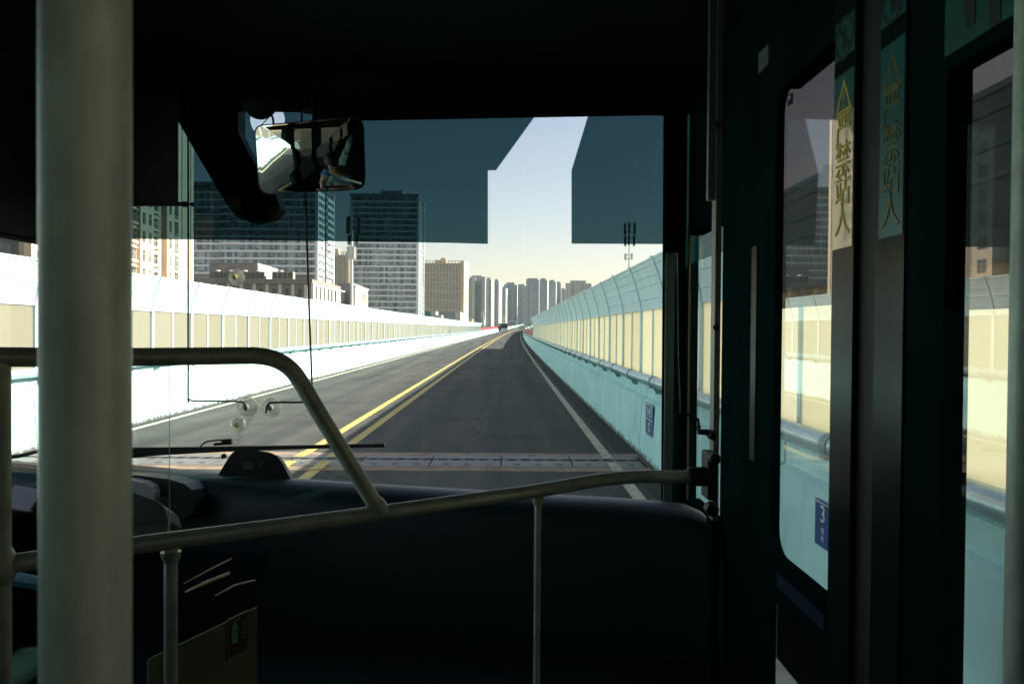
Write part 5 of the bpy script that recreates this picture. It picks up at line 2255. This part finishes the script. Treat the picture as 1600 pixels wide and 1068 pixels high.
for pts, rr, lab in (([(287, 911), (330, 888), (362, 872)], .0022, 'thin painted highlight streak, topmost of three behind the baluster'),
                     ([(290, 924), (325, 908), (358, 895)], .0045, 'thickest painted highlight streak, middle of three behind the baluster'),
                     ([(336, 930), (368, 913), (398, 906)], .0025, 'curved painted highlight streak, lowest of three behind the baluster')):
    q = MB()
    q.tube([P(px, py, 2.0 + i * .06) for i, (px, py) in enumerate(pts)], [rr * .6, rr, rr * .9], 10)
    tag(q.build('highlight_streak', m_streak, smooth=True, origin=P(*pts[0], 2.0)), lab, 'highlight streak')
q = MB()
q.slab([P(-40, 896, 1.75), P(72, 915, 1.78), P(72, 924, 1.78), P(-40, 905, 1.75)], (0, .05, 0))
tag(q.build('seat_edge', m_bluep), 'blue plastic edge low at the left below the partition rail', 'seat edge')

# ------------------------------------------------------------------ driver (outside the frame, seen in the inside mirror)
m_skin = mat('skin', (.42, .26, .18), .55, var=.04)
m_hair = mat('black_hair', (.012, .010, .010), .5)
m_shirt = mat('blue_shirt', (.05, .16, .28), .8, var=.1, scale=12)
m_trous = mat('dark_trousers', (.02, .02, .025), .8)
B0 = Vector((-1.08, .78, 1.22))


def skin_obj(name, verts, edges_, radii, m_, parent, root=0, sub=2):
    me = bpy.data.meshes.new(name)
    me.from_pydata([tuple(v) for v in verts], edges_, [])
    o = bpy.data.objects.new(name, me)
    COL.objects.link(o)
    md = o.modifiers.new('skin', 'SKIN')
    md.use_smooth_shade = True
    for i, r_ in enumerate(radii):
        rr = r_ if isinstance(r_, tuple) else (r_, r_)
        me.skin_vertices[0].data[i].radius = rr
        me.skin_vertices[0].data[i].use_root = (i == root)
    sb = o.modifiers.new('sub', 'SUBSURF')
    sb.levels = sub
    sb.render_levels = sub
    me.materials.append(m_)
    bpy.context.view_layer.update()
    dg = bpy.context.evaluated_depsgraph_get()
    m2 = bpy.data.meshes.new_from_object(o.evaluated_get(dg))
    o.modifiers.clear()
    o.data = m2
    if parent:
        o.parent = parent
    return o


dr = thing('person', 'seated driver in a blue short-sleeved shirt holding the steering wheel, seen in the inside mirror', 'person', B0)
# one continuous body: pelvis, spine, neck, head, arms with hands, legs
bv = [(0, 0, 0), (0, .02, .18), (0, .02, .36), (0, .03, .48), (0, .045, .535), (0, .065, .60), (0, .08, .69), (0, .07, .77)]
br = [(.15, .12), (.14, .10), (.17, .11), (.14, .085), (.056, .058), (.062, .075), (.080, .098), (.058, .07)]
be = [(i, i + 1) for i in range(7)]
for s_ in (-1, 1):
    i0 = len(bv)
    bv += [(s_ * .19, .03, .45), (s_ * .24, .16, .24), (s_ * .17, .40, .20), (s_ * .16, .46, .225)]
    br += [.058, .044, .030, .028]
    be += [(3, i0), (i0, i0 + 1), (i0 + 1, i0 + 2), (i0 + 2, i0 + 3)]
    for k in range(5):
        j = len(bv)
        u = (k - 2) * .018
        bv += [(s_ * .16 + u, .50, .24 - abs(u) * .4), (s_ * .16 + u, .525, .215)]
        br += [.0095, .008]
        be += [(i0 + 3, j), (j, j + 1)]
    i0 = len(bv)
    bv += [(s_ * .10, .10, -.02), (s_ * .14, .45, .0), (s_ * .14, .55, -.36), (s_ * .14, .68, -.42)]
    br += [.095, .065, .045, .035]
    be += [(0, i0), (i0, i0 + 1), (i0 + 1, i0 + 2), (i0 + 2, i0 + 3)]
body = skin_obj('body', bv, be, br, m_skin, dr)
# clothing as close-fitting shells over the same skeleton
sv = bv[:4] + [(0, .042, .515)]
sr = [(.162, .132), (.155, .115), (.185, .125), (.155, .10), (.072, .07)]
se = [(0, 1), (1, 2), (2, 3), (3, 4)]
for s_ in (-1, 1):
    i0 = len(sv)
    sv += [(s_ * .19, .03, .45), (s_ * .225, .11, .315)]
    sr += [.072, .062]
    se += [(3, i0), (i0, i0 + 1)]
sv[0] = (0, .005, -.05)
skin_obj('shirt', sv, se, sr, m_shirt, dr)
tv = [(0, 0, -.01)]
tr_ = [(.165, .13)]
te = []
for s_ in (-1, 1):
    i0 = len(tv)
    tv += [(s_ * .10, .10, -.02), (s_ * .14, .45, .0), (s_ * .14, .54, -.33)]
    tr_ += [.106, .078, .062]
    te += [(0, i0), (i0, i0 + 1), (i0 + 1, i0 + 2)]
skin_obj('trousers', tv, te, tr_, m_trous, dr)
q = MB()
q.lathe((0, .060, .695), (0, -.28, 1), [(.096, -.02), (.108, .03), (.104, .075), (.075, .115), (.03, .128)], 20)
q.build('hair', m_hair, dr, True)
q = MB()
for s_ in (-1, 1):
    q.lathe((s_ * .032, .168, .692), (0, 1, 0), [(.012, 0), (.010, .006), (.004, .010)], 10)
q.build('eyes', m_print, dr)
q = MB()
q.lathe((0, .172, .66), (0, .9, -.4), [(.016, -.01), (.013, .016), (.004, .024)], 10)
q.build('nose', m_skin, dr, True)
q = MB()
q.box((-.024, .150, .618), (.024, .160, .627), 0, .003)
q.build('mouth', mat('lips', (.30, .12, .10), .5), dr)
sw = thing('steering_wheel', 'black steering wheel in the hands of the driver', 'steering wheel', B0 + Vector((0, .52, .19)))
q = MB()
ax = Vector((0, -.55, .83)).normalized()
e1 = Vector((1, 0, 0))
e2 = ax.cross(e1)
q.tube([e1 * .2 * math.cos(k * math.pi / 16) + e2 * .2 * math.sin(k * math.pi / 16) for k in range(33)], .014, 10)
q.build('rim', m_black, sw, True)
q = MB()
for k in range(3):
    an = math.pi / 2 + k * 2 * math.pi / 3
    q.tube([(0, 0, 0), e1 * .195 * math.cos(an) + e2 * .195 * math.sin(an)], .012, 8)
q.lathe(ax * -.02, ax, [(.06, 0), (.06, .025), (.03, .04)], 16)
q.build('spokes', m_black, sw, True)
q = MB()
q.tube([ax * -.01, ax * -.5], .03, 10)
q.build('column', m_black, sw, True)
seat = thing('driver_seat', 'black driver seat under the driver', 'seat', (B0.x, B0.y, FZ))
q = MB()
q.box((-.25, -.22, .28), (.25, .30, .36), 0, .03)
q.build('seat_cushion', m_black, seat)
q = MB()
q.slab([(-.24, -.17, .34), (.24, -.17, .34), (.22, -.28, 1.05), (-.22, -.28, 1.05)], (0, -.08, 0))
q.build('backrest', m_black, seat)
q = MB()
q.box((-.12, -.08, 0), (.12, .14, .28), 0, .02)
q.build('pedestal', m_black, seat)

# ------------------------------------------------------------------ light haze over the city
hm, ht, ho = newmat('haze')
pv = N(ht, 'ShaderNodeVolumePrincipled')
pv.inputs['Color'].default_value = (.86, .93, .96, 1)
pv.inputs['Density'].default_value = 0.00006
pv.inputs['Anisotropy'].default_value = 0.2
ht.links.new(pv.outputs[0], ho.inputs['Volume'])
q = MB()
q.box((-900, -60, GZ - 1), (900, 2100, 118))
hz = q.build('haze', hm)
hz['kind'] = 'stuff'

# ------------------------------------------------------------------ repeats of a kind share a group
GROUPS = {'suction_cup': 'suction cups on the windscreen', 'residential_tower': 'residential towers beyond the hotel', 'office_tower': 'white-banded towers on the left',
          'side_window': 'side windows of the bus', 'highlight_streak': 'painted highlight streaks behind the baluster', 'marker_plate': 'number plates on the right parapet',
          'mobile_mast': 'mobile masts along the road', 'rooftop_chiller': 'chillers on the podium roof', 'low_building': 'low buildings beyond the left barrier',
          'hotel_building': 'tan gridded blocks', 'far_building': 'far grey blocks behind the right barrier', 'parapet_wall': 'parapets of the bridge', 'noise_barrier': 'noise barriers of the bridge',
          'guard_rail': 'pipe rails on the parapets', 'banner_fence': 'red banner fences', 'grab_pole': 'upright grab poles', 'warning_sticker': 'character stickers on the door strips',
          'prohibition_sticker': 'round stickers on the door strips', 'wire_guide': 'wire guides on the windscreen', 'wiper': 'wipers of the windscreen', 'pillar_trim': 'trim strips of the cab'}
for o in list(COL.objects):
    base = o.name.split('.')[0]
    if o.parent is None and base in GROUPS and not o.get('group') and not o.get('kind'):
        o['group'] = GROUPS[base]
